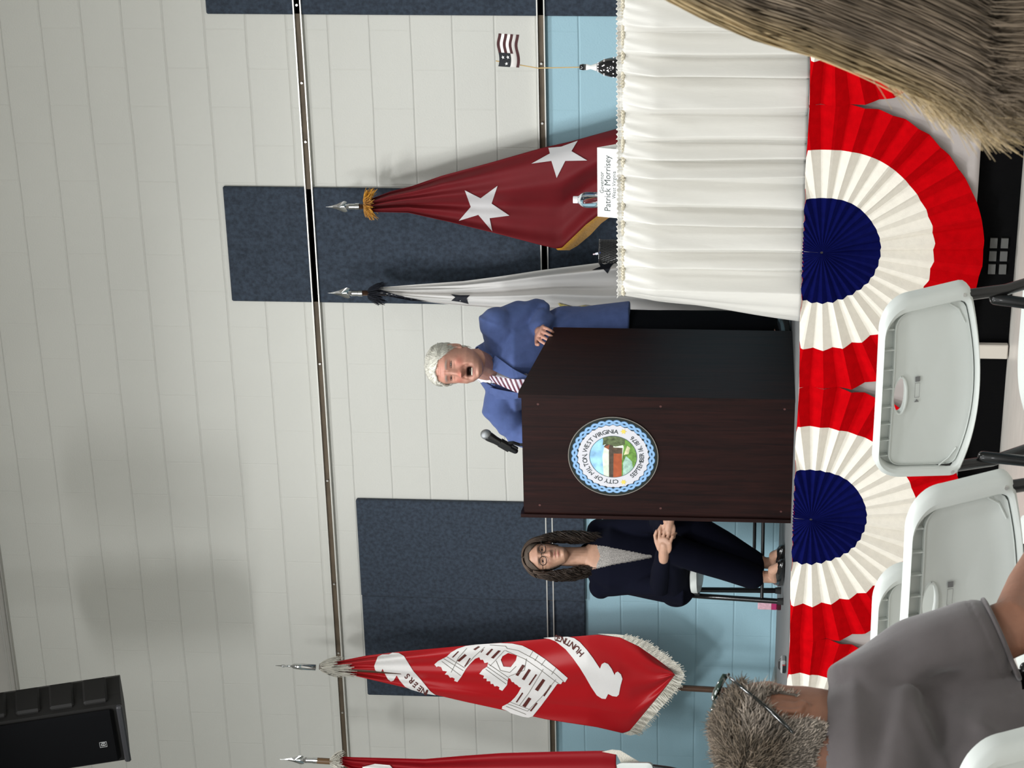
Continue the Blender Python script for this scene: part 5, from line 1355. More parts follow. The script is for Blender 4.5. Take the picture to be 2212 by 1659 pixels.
for sx in (-1, 1): tr.append(loft([(V(hipc[0]+sx*.085+.0, 10.70, STAGE_Z+.035), .075, .095, 2.3, 0), (V(hipc[0]+sx*.085, 10.68, 1.15), .078, .095, 2.3, 0), (V(hipc[0]+sx*.082, 10.66, 1.45), .086, .110, 2.3, 0), (V(hipc[0]+sx*.07, 10.66, 1.70), .095, .120, 2.3, 0), (V(hipc[0]+sx*.05, 10.66, 1.82), .09, .11, 2.3, 0)]))
cloth_mesh('trousers', tr, .009, man, M_trs, sm=4, wr=.003, wsc=22, seed=4)
for sx in (-1, 1):
    MB().tube([(hipc[0]+sx*.115, 10.74, STAGE_Z+.045), (hipc[0]+sx*.12, 10.62, STAGE_Z+.042), (hipc[0]+sx*.13, 10.52, STAGE_Z+.033)], [.043, .045, .036], 16, 'round', flat=(1, .85)).build('shoe', mat('black_leather', (.008, .008, .008), rough=.22, coat=.5), man, smooth=True)

# ================================================================== seated woman
wf = V(.815, -.579, 0); wl_ = V(.579, .815, 0); wu = V(0, 0, 1)
hip = V(*at(1452, 1224, 10.62)); hip[2] = STAGE_Z+.53
woman = person((hip[0], hip[1], STAGE_Z), 'dark-haired woman with glasses in a navy suit seated beside the podium, hands clasped')
WP = lambda a, l, z: hip+wf*a+wl_*l+wu*z
aW = math.atan2(.30, .95)
RW = rotz(math.atan2(.62, .785)) @ rotx(-.02) @ roty(-.10)
hcW = at(1178, 1203, 10.62)
HW = Hmat(hcW, RW, .93)
hw = lambda x, y, z: (HW@V(x, y, z, 1))[:3]
nbW = at(1262, 1205, 10.66)
shWL, shWR = at(1292, 1148, 10.80), at(1298, 1266, 10.60)
elWR, wrWR = at(1425, 1264, 10.44), at(1434, 1196, 10.24)
elWL, wrWL = at(1422, 1126, 10.66), at(1442, 1126, 10.28)
kneeL, kneeR = WP(.44, .10, .045), WP(.43, -.09, .025)
ankR, ankL = at(1650, 1246, 10.42), at(1652, 1216, 10.52)
ankR[2] = STAGE_Z+.105; ankL[2] = STAGE_Z+.10
hdW = head_local(mouth=0, jaw=.93, face_w=.96, nose=.85, sag=.35)
parts = [tf(hdW, HW)]+[tf(e, HW) for e in ear_parts()]
parts += [tube([hw(0, .028, -.03), hw(0, .032, -.085), nbW*.5+hw(0, .025, -.12)*.5, nbW+V(0, 0, -.04)], [.047, .048, .049, .062], 20, 'round')]
yw = math.atan2(wl_[1], wl_[0])
parts += [loft([(hip+V(0, 0, -.02), .15, .12, 2.3, yw), (hip+V(0, 0, .12), .135, .10, 2.3, yw), ((hip+nbW)/2+V(0, 0, .03), .13, .095, 2.3, yw), (nbW+V(0, 0, -.12), .145, .090, 2.3, yw), (nbW+V(0, 0, -.045), .105, .070, 2.2, yw), (nbW, .052, .052, 2, yw)])]
for sh, el, wr in ((shWL, elWL, wrWL), (shWR, elWR, wrWR)):
    parts.append(tube([nbW+V(0, 0, -.075), sh, sh*.5+el*.5, el, el*.4+wr*.6, wr], [.05, .045, .038, .034, .028, .022], 14, 'round'))
hdir = wrWL-wrWR; hdir /= np.linalg.norm(hdir)
parts += hand_parts(wrWR, hdir+V(.05, -.25, .05), V(.1, -1, .45), -1, curl=(.35, .45, .55, .60), thumb=.5, spread=.14, scale=1.0)
parts += hand_parts(wrWL+V(.0, .0, -.01), -hdir+V(.1, .05, .02), V(.1, -.9, .2), 1, curl=(.5, .6, .65, .7), thumb=.4, spread=.10, scale=.88)
for kn, an, l in ((kneeL, ankL, .10), (kneeR, ankR, -.09)):
    parts.append(tube([WP(.02, l*.8, .0), kn, kn*.5+an*.5, an, an-V(0, 0, .07)], [.07, .055, .043, .031, .030], 14, 'round'))
    toe = an+V(.115, -.075, -.085); parts.append(tube([an-V(0, 0, .06), an*.4+toe*.6+V(0, 0, .0), toe], [.032, .028, .020], 12, 'round'))
    parts.append(ell(an-V(.03, -.02, .075), (.028, .028, .028), 12))
SK_W = (.50, .29, .20)
body_mesh('body', parts, .0028, woman, m_skin, lambda v: head_paint(v, HW, SK_W, brow=(.12, .08, .06), fl=.6, lips=(.36, .12, .10)), HW, sm=2)
eyes(woman, HW, hdW, .0036)
# glasses
M_glf = mat('glasses_frame', (.022, .008, .006), rough=.2, coat=.5)
gl = MB()
for sx in (-1, 1):
    P = [hw(sx*.0325+.0225*math.copysign(abs(math.cos(a))**.8, math.cos(a)), -.1005+.05*(abs(sx*.0325+.0225*math.cos(a))-.03)**1 if True else 0, .006+.0185*math.copysign(abs(math.sin(a))**.85, math.sin(a))) for a in np.linspace(0, 2*PI, 33)]
    gl.tube(P, .0022, 8, cap=False); gl.tube([hw(sx*.055, -.098, .010), hw(sx*.076, -.085, .011), hw(sx*.080, -.01, .012), hw(sx*.078, .018, .004)], .002, 8)
gl.tube([hw(-.011, -.103, .010), hw(0, -.106, .013), hw(.011, -.103, .010)], .002, 8)
gl.build('glasses', M_glf, woman, smooth=True)
# hair: long wavy locks
M_hairW = mat('dark_wavy_hair', (.045, .033, .026), rough=.55, attr='tint', var=.3, vs=20, spec=.3)
def keepW(v):
    x, y, z = v.T; line = .080-.9*np.maximum(np.abs(x)-.018, 0)
    return ((y < -.015)*(z > line)) | ((y >= -.015)*(z > -.075)*(np.abs(x) > 0))
hv, hf = scalp_shell(HW, keepW, lambda v: .005+.006*np.clip((v[:, 2])/.1, 0, 1)+.004*(v[:, 1] > 0), hdW, 'hair', None, woman, noise=.002, sc=140, seed=5)
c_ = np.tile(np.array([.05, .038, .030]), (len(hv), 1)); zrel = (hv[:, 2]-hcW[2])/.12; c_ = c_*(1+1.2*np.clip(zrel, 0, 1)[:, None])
hairW = mesh('hair', hv, hf, M_hairW, woman, smooth=True, attr=c_)
def long_hair(n, H, seed, M_=22, length=(.26, .36), rad=.0022, wave=.011, fall=None, color0=(.06, .045, .035), grey=1.5, xs=(-1, 1), scatter=1.):
    r_ = np.random.default_rng(seed); S = n
    sx = r_.choice(xs, S); th = r_.uniform(.0, 1., S)
    # roots along the parting, sweep over the side of the skull then fall
    y0 = r_.uniform(-.060, .085, S); L = r_.uniform(*length, S); t = np.linspace(0, 1, M_)
    P = np.zeros((S, M_, 3)); ph = r_.uniform(0, 6.28, S); fz = r_.uniform(.8, 1.2, S); bulk = r_.uniform(.004, .030, S)*scatter
    for i in range(S):
        for j, q in enumerate(t):
            if q < .3:
                a = q/.3*1.45; rr = 1.0; x = sx[i]*(.004+(.074+bulk[i])*math.sin(a)); z = .028+(.090+.25*bulk[i])*math.cos(a); y = y0[i]+.10*(y0[i]-.0)*q*0+.03*q
            else:
                s = (q-.3)/.7; x = sx[i]*(.0775+bulk[i]+.016*math.sin(s*PI)*fz[i]-.010*s); z = .038-s*L[i]; y = y0[i]*(1-.55*s)+.009+.012*s
                w_ = wave*min(1, s*2.2); x += w_*math.sin(s*12*fz[i]+ph[i]*.9); y += w_*math.cos(s*12*fz[i]+ph[i]*.9)+.25*w_*math.sin(s*31+ph[i])
            P[i, j] = (x, y, z)
    if fall is not None: P = fall(P, sx)
    P = P@H[:3, :3].T+H[:3, 3]
    rad_ = np.tile(rad*np.concatenate([np.linspace(.7, 1, 5), np.ones(M_-9), np.linspace(1, .25, 4)]), (S, 1))
    v, f = strands(P, rad_, 4)
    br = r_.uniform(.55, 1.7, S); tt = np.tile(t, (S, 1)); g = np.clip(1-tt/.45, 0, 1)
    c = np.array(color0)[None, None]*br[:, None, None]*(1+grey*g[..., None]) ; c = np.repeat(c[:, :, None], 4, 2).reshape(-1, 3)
    return v, f, c
v, f, c = long_hair(2300, HW, 11, length=(.19, .36), wave=.016, scatter=.95, color0=(.030, .021, .016), grey=2.6)
mesh('hair_locks', v, f, M_hairW, hairW, attr=c)
# clothes
M_navys = mat('navy_suit', (.0032, .0038, .010), rough=.95, spec=.12, bump=.0004, bs=400)
M_top = mat('grey_patterned_top', (.30, .28, .26), rough=.8, var=.55, vs=170, stretch=(1, 1, 2.2))
torW = [(hip+V(0, 0, -.04), .20, .15, 2.4, yw), (hip+V(0, 0, .10), .175, .135, 2.4, yw), ((hip+nbW)/2+V(0, 0, .02), .165, .125, 2.4, yw), (nbW+V(0, 0, -.13), .178, .118, 2.4, yw), (nbW+V(0, 0, -.065), .135, .090, 2.3, yw), (nbW+V(0, 0, -.02), .085, .068, 2.1, yw), (nbW+V(0, 0, .02), .058, .054, 2, yw)]
jw = [loft(torW), ell(shWL, (.066, .066, .060), 14), ell(shWR, (.066, .066, .060), 14), arm(shWL, elWL, wrWL, .062, .054, .040, nbW+wl_*.06+V(0, 0, -.07), .03), arm(shWR, elWR, wrWR, .062, .056, .042, nbW-wl_*.06+V(0, 0, -.07), .04)]
fdir = V(.62, -.785, 0); sdir = V(.785, .62, 0)
def wcut(v):
    q = v-nbW; a = q@sdir-.002; fr = q@fdir; z = q[:, 2]; h = np.clip((z+.34)/.36, 0, 1)
    return ~((np.abs(a+.006) < .004+.070*h) & (fr > 0.0) & (z > -.34))
cloth_mesh('jacket', jw, .006, woman, M_navys, sm=5, wr=.003, wsc=24, seed=6, cut=wcut)
tw = [(c, rx-.016, ry-.014, e, y_) for c, rx, ry, e, y_ in torW[1:5]]
def topcut(v):
    q = v-nbW; a = q@sdir; fr = q@fdir; return ~((q[:, 2] > -.105-.25*np.abs(a)+.045*(np.abs(a) > .052))) | (fr < -.02)*(q[:, 2] < .0)
cloth_mesh('top', [loft(tw)], .005, woman, M_top, sm=3, cut=lambda v: (v-nbW)[:, 2] < -.082+.35*np.abs((v-nbW)@sdir))
MB().ell(nbW+fdir*.098+V(0, 0, -.125)+sdir*(-.002), (.007, .004, .007), 10).build('brooch', mat('silver', (.6, .6, .62), rough=.2, metal=.9), woman)
tw = []
for kn, an, l in ((kneeL, ankL, .10), (kneeR, ankR, -.09)):
    an2 = an+V(0, 0, .035); tw.append(tube([WP(-.06, l, .0), WP(.10, l, .02), kn-wf*.08, kn+V(0, 0, -.01), kn*.75+an2*.25, kn*.4+an2*.6, an2+V(.0, 0, .015)], [.10, .094, .078, .072, .072, .068, .064], 20, 'round'))
tw.append(ell(hip+V(0, 0, -.02), (.17, .17, .10), 18))
cloth_mesh('trousers', tw, .008, woman, M_navys, sm=4, wr=.0035, wsc=20, seed=8, cut=lambda v: v[:, 2] > STAGE_Z+.085)
for an in (ankR, ankL):
    b = MB(); toe = an+V(.150, -.095, 0); heel = an+V(-.040, .026, 0); d_ = (toe-heel)/np.linalg.norm(toe-heel); sd_ = V(-d_[1], d_[0], 0)
    rg = []
    for s, w_, h_, zb_ in ((0, .026, .060, .0), (.12, .034, .062, .0), (.35, .036, .050, 0), (.62, .043, .047, 0), (.85, .034, .034, 0), (1., .012, .018, 0)):
        rg.append((s, w_, h_))
    v = []; n = 16
    for s, w_, h_ in rg:
        c = heel+(toe-heel)*s; c = V(c[0], c[1], STAGE_Z+.004)
        for k in range(n):
            a = PI*2*k/n; v.append(c+sd_*w_*math.cos(a)*(1 if math.sin(a) > 0 else .95)+V(0, 0, max(0, math.sin(a))**.8*h_))
    f = [(i*n+k, i*n+(k+1) % n, (i+1)*n+(k+1) % n, (i+1)*n+k) for i in range(len(rg)-1) for k in range(n)]+[tuple(range(n))[::-1], tuple((len(rg)-1)*n+k for k in range(n))]
    b.add(v, f); b.build('shoe', MATS['black_leather'], woman, smooth=True)
# her folding chair and the one at the far left of the stage
cw = dup(chair0); cw.scale = (1, 1, 1); rzW = math.radians(208); pc_ = at(1500, 1190, 10.68)
put_chair(cw, pc_[0], pc_[1], STAGE_Z, rzW, 'folding chair on the stage on which the dark-haired woman sits', 'folding chairs on the stage')
cs = dup(chair0); pl = at(1500, 1672, 10.25)
put_chair(cs, pl[0]-.37, 10.35, STAGE_Z, math.radians(200), 'folding chair at the left edge of the stage, only its black leg tube in view', 'folding chairs on the stage')
# pink packet on the deck behind the chair leg
pp = at(1690, 1306, 10.72); pk = thing('pink_packet', (pp[0], 10.72, STAGE_Z), 'small pink packet standing on the deck behind the seated woman\'s chair leg', 'packet')
hh = at(1637, 1306, 10.72)[2]-STAGE_Z
MB().box((pp[0], 10.72, STAGE_Z+hh*.70), (.050, .03, hh*.60), bevel=.003).build('pale_front', mat('packet_pale_pink', (.68, .42, .48), rough=.5, var=.2, vs=60), pk)
MB().box((pp[0], 10.72, STAGE_Z+hh*.30), (.051, .031, hh*.24), bevel=.003).build('magenta_band', mat('packet_magenta', (.42, .03, .13), rough=.4), pk)
MB().box((pp[0], 10.72, STAGE_Z+hh*.09), (.052, .032, hh*.18), bevel=.003).build('dark_base', mat('packet_dark', (.05, .006, .012), rough=.4), pk)

# ================================================================== grey-haired man in the near corner (seen from behind)
def UD(im, d): return atd(im[0], im[1], d)
hc3 = UD((1697, 1585), 4.20)
H3 = Hmat(hc3, rotz(PI-.10) @ rotx(.12), .965)
gm = person((hc3[0]-.1, hc3[1], 0), 'grey-haired man in a grey t-shirt seen from behind, sunglasses pushed up on his head')
h3 = lambda x, y, z: (H3@V(x, y, z, 1))[:3]
hd3 = head_local(jaw=1.08, face_w=1.05)
nb3 = UD((1795, 1612), 4.20)
sR = UD((1893, 1478), 4.24); sL = UD((1905, 1870), 4.08)
elb = UD((2195, 1352), 4.22); wri = UD((2260, 1190), 4.45)
elb2 = UD((2200, 1990), 4.2); wri2 = UD((2290, 1900), 4.5)
hp3 = V(CH4[0]+.0, CH4[1]+.05, .56)
yw3 = math.atan2((sR-sL)[1], (sR-sL)[0])
SK3 = (.29, .135, .085)
parts = [tf(hd3, H3)]+[tf(e, H3) for e in ear_parts()]
parts += [tube([h3(0, .005, -.03), h3(0, .014, -.09), nb3+V(0, .02, -.02), nb3+V(0, 0, -.06)], [.058, .058, .062, .075], 22, 'round')]
parts += [loft([(hp3, .16, .13, 2.3, yw3), (hp3*.5+nb3*.5+V(-.02, 0, 0), .15, .12, 2.3, yw3), (nb3+V(-.08, .02, -.19), .13, .10, 2.3, yw3), (nb3+V(-.02, .01, -.08), .11, .085, 2.2, yw3)])]
parts.append(tube([nb3+V(0, 0, -.10), sR, sR*.5+elb*.5, elb, elb*.5+wri*.5, wri], [.07, .06, .052, .050, .044, .032], 20, 'round'))
parts.append(tube([nb3+V(0, 0, -.10), sL, sL*.5+elb2*.5, elb2, elb2*.5+wri2*.5, wri2], [.07, .06, .052, .048, .042, .032], 20, 'round'))
parts += hand_parts(wri, V(.05, .9, -.3), (0, .3, 1), -1); parts += hand_parts(wri2, V(.1, .9, -.3), (0, .3, 1), 1)
body_mesh('body', parts, .004, gm, m_skin, lambda v: head_paint(v, H3, SK3, fl=.5)*(1-.0*v[:, :1]), H3, sm=2)
# short grey hair: close scalp layer and thousands of short hairs
v3 = np.asarray(hd3[0]); f3_ = np.array([q for q in hd3[1] if len(q) == 4]); n3 = normals(v3, f3_)
def keep3(v):
    x, y, z = v.T
    return ((y < -.02)*(z > .078)) | ((y >= -.02)*(z > np.where(y < .03, -.018+.0*y, -.112)))*(((np.abs(x) < .055) | (((y-.014)/.028)**2+((z+.002)/.038)**2 > 1)))
M_hair3 = mat('grey_brown_hair', (.20, .17, .14), rough=.6, attr='tint', var=.25, vs=25, spec=.35)
hv, hf = scalp_shell(H3, keep3, lambda v: .002+.004*np.clip((v[:, 2]+.03)/.08, 0, 1), hd3, 'hair', None, gm, noise=.001, sc=200, seed=2)
def hcol(loc, br):
    x, y, z = loc.T; g = np.clip((-z+.010)/.05, 0, 1)*.8+np.clip((np.abs(x)-.05)/.02, 0, 1)*.55*(z < .07); g = np.clip(g, 0, 1)[:, None]
    return (np.array([.115, .090, .066])*(1-g)+np.array([.33, .285, .245])*g)*br[:, None]
lv = (np.linalg.inv(H3)@np.concatenate([hv, np.ones((len(hv), 1))], 1).T).T[:, :3]
hair3 = mesh('hair', hv, hf, M_hair3, gm, smooth=True, attr=hcol(lv, np.full(len(hv), .45)))
kk = np.where(keep3(v3))[0]; NS = 13000; sel = rng.choice(kk, NS); P0 = v3[sel]+n3[sel]*(.002+.006*np.clip((v3[sel][:, 2:3]+.03)/.08, 0, 1))+rng.normal(size=(NS, 3))*.0014
t_ = np.linspace(0, 1, 5); top = np.clip((P0[:, 2]+.03)/.08, 0, 1)
cx, cz = .012, .075                                      # crown whorl on the back of the head
rel = P0-np.array([cx, .095, cz]); rel -= n3[sel]*(rel*n3[sel]).sum(1, keepdims=True); rel /= (np.linalg.norm(rel, axis=1, keepdims=True)+1e-6)
tw_ = np.cross(n3[sel], rel); dr = rel*.8+tw_*.45+rng.normal(size=(NS, 3))*.35+np.array([0, 0, -.35])*(P0[:, 2:3] < .06)
dr /= np.linalg.norm(dr, axis=1, keepdims=True); ln = (.007+.012*top)*rng.uniform(.6, 1.25, NS)
path = P0[:, None]+dr[:, None]*(t_*1.0)[None, :, None]*ln[:, None, None]+n3[sel][:, None]*((.22*np.sin(t_*PI*.6))[None]*ln[:, None])[..., None]
path = path@H3[:3, :3].T+H3[:3, 3]
v, f = strands(path, np.tile(np.array([.0006, .0007, .0006, .0005, .0002]), (NS, 1)))
cc = np.repeat(hcol(P0, rng.uniform(.45, 2.3, NS)**1.2), 15, axis=0)
mesh('hair_strands', v, f, M_hair3, hair3, attr=cc)
# sunglasses on top of the head
sg = MB()
M_sg = mat('sunglasses_black', (.006, .007, .006), rough=.12, coat=.6); M_lens = mat('sunglasses_lens', (.012, .030, .022), rough=.05, coat=1.)
for sx in (-1, 1):
    P = [(sx*.068, -.058, .112), (sx*.083, -.036, .104), (sx*.094, .0, .078), (sx*.0965, .030, .048), (sx*.0925, .062, .012), (sx*.082, .086, -.018)]
    sg.tube([h3(*p) for p in P], [.0022, .0024, .0026, .0030, .0042, .0030], 8, 'round')
P = [h3(x, -.072+.012*(abs(x)/.07)**2, .127-.018*(abs(x)/.07)**2) for x in np.linspace(-.070, .070, 15)]
sg.tube(P, .0028, 8, 'round'); sgo = sg.build('sunglasses', M_sg, gm, smooth=True)
for sx in (-1, 1):
    g = []
    for i in range(9):
        for j in range(7):
            a = i/8; b_ = j/6; x = sx*(.008+.058*a); q = math.sin(PI*a)**.35
            g.append(h3(x, -.072+.012*(abs(x)/.07)**2-.004+.044*b_*q, .128-.018*(abs(x)/.07)**2+.008*b_*q+.008*math.sin(PI*b_)))
    mesh('lens', g, [(i*7+j, i*7+j+1, (i+1)*7+j+1, (i+1)*7+j) for i in range(8) for j in range(6)], M_lens, sgo, smooth=True).modifiers.new('s', 'SOLIDIFY').thickness = .0016
# t-shirt
M_tee = mat('grey_tshirt', (.098, .084, .085), rough=.9, var=.08, vs=20, bump=.0004, bs=600, sheen=.35)
wC = sR*.30+elb*.70
tt3 = [loft([(hp3+V(0, 0, -.06), .215, .175, 2.5, yw3), (hp3+V(0, -.02, .10), .215, .175, 2.5, yw3), (hp3*.5+nb3*.5+V(-.03, -.03, 0), .200, .165, 2.5, yw3), (nb3+V(-.085, .015, -.19), .185, .150, 2.5, yw3), (nb3+V(-.04, .0, -.10), .165, .125, 2.4, yw3), (nb3+V(0, 0, -.035), .135, .105, 2.2, yw3), (nb3+V(0, .005, .012), .085, .082, 2.1, yw3)]),
       tube([nb3+V(0, 0, -.11), sR, sR*.55+wC*.45, wC], [.10, .088, .078, .074], 24, 'round'), tube([nb3+V(0, 0, -.11), sL, sL*.4+elb2*.6], [.10, .088, .074], 24, 'round')]
ad = (elb-sR)/np.linalg.norm(elb-sR)
def tcrease(v, n):
    d = .010*vnoise(v*np.array([1.3, 1, .5]), 17, 9)+.0028*vnoise(v*np.array([1.4, 1, .5]), 60, 3)
    q = v-sR; g = np.exp(-(np.linalg.norm(v-(sR+V(-.03, -.03, -.16)), axis=1)/.16)**2)
    d += .009*g*np.sin((v@V(.8, -.3, .5))*62+1.5*np.sin(v[:, 2]*20)); 
    ga, gb = UD((1925, 1452), 4.19), UD((2175, 1486), 4.12); gd = gb-ga; gl_ = np.linalg.norm(gd); gd = gd/gl_; tt_ = np.clip((v-ga)@gd, 0, gl_)
    dist = np.linalg.norm((v-ga)-tt_[:, None]*gd, axis=1); side = np.exp(-(dist/.016)**2)*np.clip(.35+tt_/gl_, 0, 1); d -= .017*side
    for (x_, y_), am in (((2190, 1610), .007), ((2060, 1700), .008), ((1900, 1760), .006), ((2140, 1560), .005), ((1960, 1640), .004)):
        qb = UD((x_, y_), 4.08); qa = UD((1945, 1480), 4.14); qd = qb-qa; ql = np.linalg.norm(qd); qd = qd/ql; tq = np.clip((v-qa)@qd, 0, ql); dq = np.linalg.norm((v-qa-tq[:, None]*qd)@np.stack([AR, AU], 1), axis=1)
        d += am*np.exp(-(dq/.013)**2)*np.sin(PI*np.clip(tq/ql, 0, 1))**.6*((v@V(AF[0], AF[1], 0)) < nb3@V(AF[0], AF[1], 0)+.05)
    g2 = np.exp(-(np.abs((v-wC)@ad-.018)/.0016)**2)*(np.linalg.norm(v-wC, axis=1) < .12); d -= .0018*g2
    return v+n*d[:, None]
def tcut(v):
    a = (v-wC)@ad; near = np.linalg.norm(v-wC, axis=1) < .13
    return ~((a > .045) & near) & ~((v[:, 2] > nb3[2]+.012))
cloth_mesh('t_shirt', tt3, .005, gm, M_tee, sm=6, cut=tcut, extra=tcrease)
u_, w_ = frame(ad); tee = [o for o in gm.children if o.name.startswith('t_shirt')][0]
q_ = np.empty(len(tee.data.vertices)*3); tee.data.vertices.foreach_get('co', q_); q_ = q_.reshape(-1, 3)+V(*gm.location)
a_ = (q_-wC)@ad; near = (np.abs(a_-.040) < .006) & (np.linalg.norm(q_-wC, axis=1) < .13); q_ = q_[near]-wC; an_ = np.arctan2(q_@w_, q_@u_); rd_ = np.hypot(q_@w_, q_@u_)
ringp = []
for k in range(41):
    al = -PI+2*PI*k/40; wt = np.exp(-(np.angle(np.exp(1j*(an_-al)))/.12)**2)+1e-9; r0 = (rd_*wt).sum()/wt.sum(); ringp.append(wC+ad*.044+(u_*math.cos(al)+w_*math.sin(al))*r0)
MB().tube(ringp, .0042, 8, cap=False).build('sleeve_hem', M_tee, gm, smooth=True)
M_jn = mat('jeans_blue', (.03, .04, .07), rough=.85)
kn = [hp3+V(.10, .42, -.02), hp3+V(-.22, .40, -.02)]
tw = [ell(hp3+V(0, .02, -.02), (.20, .19, .10), 18)]
for k_ in kn: tw.append(tube([hp3*.8+k_*.2+V(0, 0, -.02), k_, V(k_[0], k_[1]+.06, .10)], [.10, .08, .065], 18, 'round'))
cloth_mesh('jeans', tw, .010, gm, M_jn, sm=4, wr=.003, wsc=20)
for k_ in kn: MB().tube([(k_[0], k_[1]+.02, .05), (k_[0], k_[1]+.20, .04)], [.046, .040], 14, 'round').build('shoe', MATS['black_leather'], gm, smooth=True)

# ================================================================== blonde woman closest to the camera
bc = UD((1478, -190), 2.92)
H4 = Hmat(bc, rotz(PI+.2), 1.0)
bw = person((bc[0], bc[1], 0), 'woman with long blonde hair and a black top at the near edge, seen from behind')
h4 = lambda x, y, z: (H4@V(x, y, z, 1))[:3]
nb4 = bc+V(-.03, .07, -.20)
RV, FV = V(AR[0], AR[1], 0), V(AF[0], AF[1], 0)
RV /= np.linalg.norm(RV); FV /= np.linalg.norm(FV)
yw4 = math.atan2(RV[1], RV[0])
hd4 = head_local(jaw=.95)
hp4 = V(nb4[0]+.05, nb4[1]+.02, .58)
parts = [tf(hd4, H4)]+[tf(e, H4) for e in ear_parts()]
parts += [tube([h4(0, .02, -.04), h4(0, .02, -.10), nb4+V(0, 0, -.04)], [.050, .050, .065], 20, 'round')]
parts += [loft([(hp4, .16, .12, 2.3, yw4), (hp4*.5+nb4*.5, .14, .10, 2.3, yw4), (nb4+V(0, 0, -.13), .15, .10, 2.3, yw4), (nb4+V(0, 0, -.05), .10, .075, 2.2, yw4)])]
s4 = [nb4-RV*.10+V(0, 0, -.08), nb4+RV*.185+V(0, 0, -.08)]; e4 = [s4[0]+V(0, .03, -.28)-RV*.02, s4[1]+V(0, .03, -.28)]; w4 = [e4[0]+FV*.22+V(0, 0, .0)+RV*.08, e4[1]+FV*.22-RV*.08]
for i in range(2):
    parts.append(tube([nb4+V(0, 0, -.09), s4[i], e4[i], w4[i]], [.055, .046, .036, .024], 16, 'round'))
    parts += hand_parts(w4[i], FV+V(0, 0, -.1), (0, 0, 1), 1 if i == 0 else -1, scale=.9)
body_mesh('body', parts, .0045, bw, m_skin, lambda v: head_paint(v, H4, SK_W), H4, sm=2)
M_btop = mat('black_top', (.007, .007, .009), rough=.85, bump=.0005, bs=300)
t4 = [loft([(hp4, .19, .15, 2.4, yw4), (hp4*.5+nb4*.5, .165, .125, 2.4, yw4), (nb4+V(0, 0, -.15), .185, .12, 2.4, yw4), (nb4+V(0, 0, -.07), .14, .095, 2.3, yw4), (nb4+V(0, 0, -.02), .075, .07, 2.1, yw4)])]
for i in range(2): t4.append(tube([nb4+V(0, 0, -.11), s4[i], e4[i], w4[i]*.9+e4[i]*.1], [.07, .062, .050, .036], 18, 'round'))
cloth_mesh('top', t4, .008, bw, M_btop, sm=4, wr=.003, wsc=25)
tw = [ell(hp4+V(0, .02, -.04), (.19, .18, .11), 18)]
for sx in (-1, 1):
    k_ = hp4+RV*sx*.10+FV*.42; tw.append(tube([hp4+RV*sx*.08, k_, V(k_[0], k_[1]+.05, .09)], [.10, .075, .06], 16, 'round'))
    MB().tube([(k_[0], k_[1]+.05, .05), (k_[0], k_[1]+.2, .035)], [.042, .034], 14, 'round').build('shoe', MATS['black_leather'], bw, smooth=True)
cloth_mesh('trousers', tw, .012, bw, M_trs, sm=3)
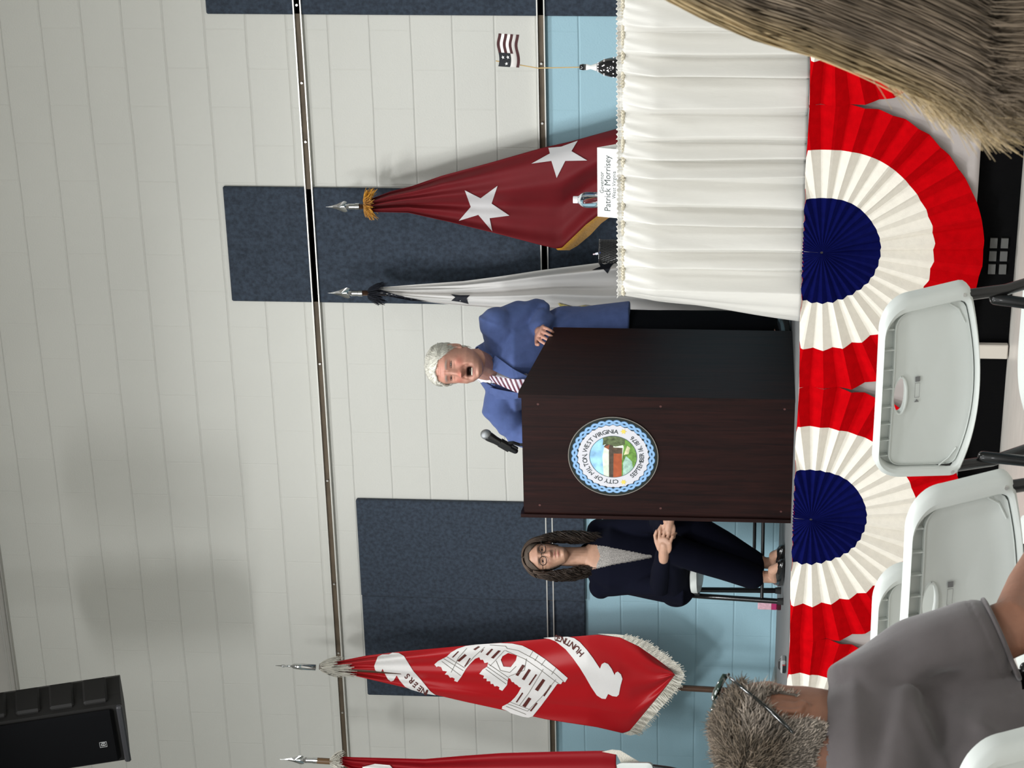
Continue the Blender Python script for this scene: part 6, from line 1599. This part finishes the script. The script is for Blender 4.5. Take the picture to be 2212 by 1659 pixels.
# long hair
M_blond = mat('blonde_hair', (.4, .3, .2), rough=.5, attr='tint', var=.22, vs=30, spec=.5)
bx_ = np.array([1300, 1380, 1450, 1530, 1620, 1755, 1900, 2000, 2100, 2150]); by_ = np.array([-110, -40, 6, 44, 82, 119, 172, 214, 262, 292])
NS, M_ = 8500, 24; r_ = np.random.default_rng(21); w_ = r_.beta(1.0, 1.15, NS); t_ = np.linspace(0, 1, M_); dep = r_.uniform(-.055, .055, NS)
fly = r_.uniform(0, 1, NS) < .05
P = np.zeros((NS, M_, 3)); ph = r_.uniform(0, 6.28, NS); xe = r_.normal(2120, 45, NS)+330*w_; xe = np.where(w_ < .10, r_.normal(2085, 60, NS), xe)
lay = r_.integers(0, 60, NS); lph = np.random.default_rng(3).uniform(0, 6.28, 60)
for i in range(NS):
    xs = 1300+(xe[i]-1300)*t_; y0 = np.interp(xs, bx_, by_)
    yy = y0-w_[i]*(340+20*t_)-3+5*np.sin(t_*9+lph[lay[i]])+3*np.sin(t_*17+ph[i])*(.3+t_)+(r_.normal()*14*t_**2 if fly[i] else 0)
    tip = np.clip((t_-.88)/.12, 0, 1); yy = yy+tip**1.5*(40*r_.normal()*.5+26-30*w_[i]); xs = xs+tip*r_.normal()*10
    D = 2.80+dep[i]*(1-.2*t_)-.05*math.sin(min(w_[i]*2.2, 1)*PI/2)+.02*np.sin(t_*5+lph[lay[i]])
    for j in range(M_): P[i, j] = atd(xs[j], yy[j], D[j])
v, f = strands(P, np.tile(np.concatenate([np.full(M_-5, .0008), np.linspace(.0008, .0003, 5)]), (NS, 1)))
br = (.62+.6*r_.uniform(0, 1, NS)**1.5)*(.75+.35*(np.sin(lph[lay]*3)*.5+.5)); edge = np.clip(1-w_/.22, 0, 1)[:, None]
c = (np.array([.33, .255, .185])*(1-edge)+np.array([.60, .45, .24])*edge)*br[:, None]
hair4 = mesh('hair', v, f, M_blond, bw, attr=np.repeat(c, 3*M_, axis=0))
# inner mass of the hair
rings = []
for xx in np.linspace(1320, 2240, 16):
    y0 = np.interp(xx, bx_, by_); wd = 300-40*(xx-1300)/800; rings.append((atd(xx, y0-wd/2-16, 2.815), wd/2/1918, .040))
vv = []; n = 24
for c_, a_, b_ in rings:
    for k in range(n): al = 2*PI*k/n; vv.append(c_+RV*a_*math.cos(al)+FV*b_*math.sin(al))
ff = [(i*n+k, i*n+(k+1) % n, (i+1)*n+(k+1) % n, (i+1)*n+k) for i in range(15) for k in range(n)]+[tuple(range(n))[::-1], tuple(15*n+k for k in range(n))]
mesh('hair_mass', vv, ff, mat('blonde_hair_inner', (.17, .125, .088), rough=.7, var=.3, vs=60, stretch=(4, 4, .5)), hair4, smooth=True)
hv, hf = scalp_shell(H4, lambda v: (v[:, 1] > -.02) | (v[:, 2] > .07), lambda v: .012+0*v[:, 0], hd4, 'hair', None, bw, noise=.002, sc=100, seed=7)
mesh('hair_crown', hv, hf, MATS['blonde_hair_inner'], hair4, smooth=True)
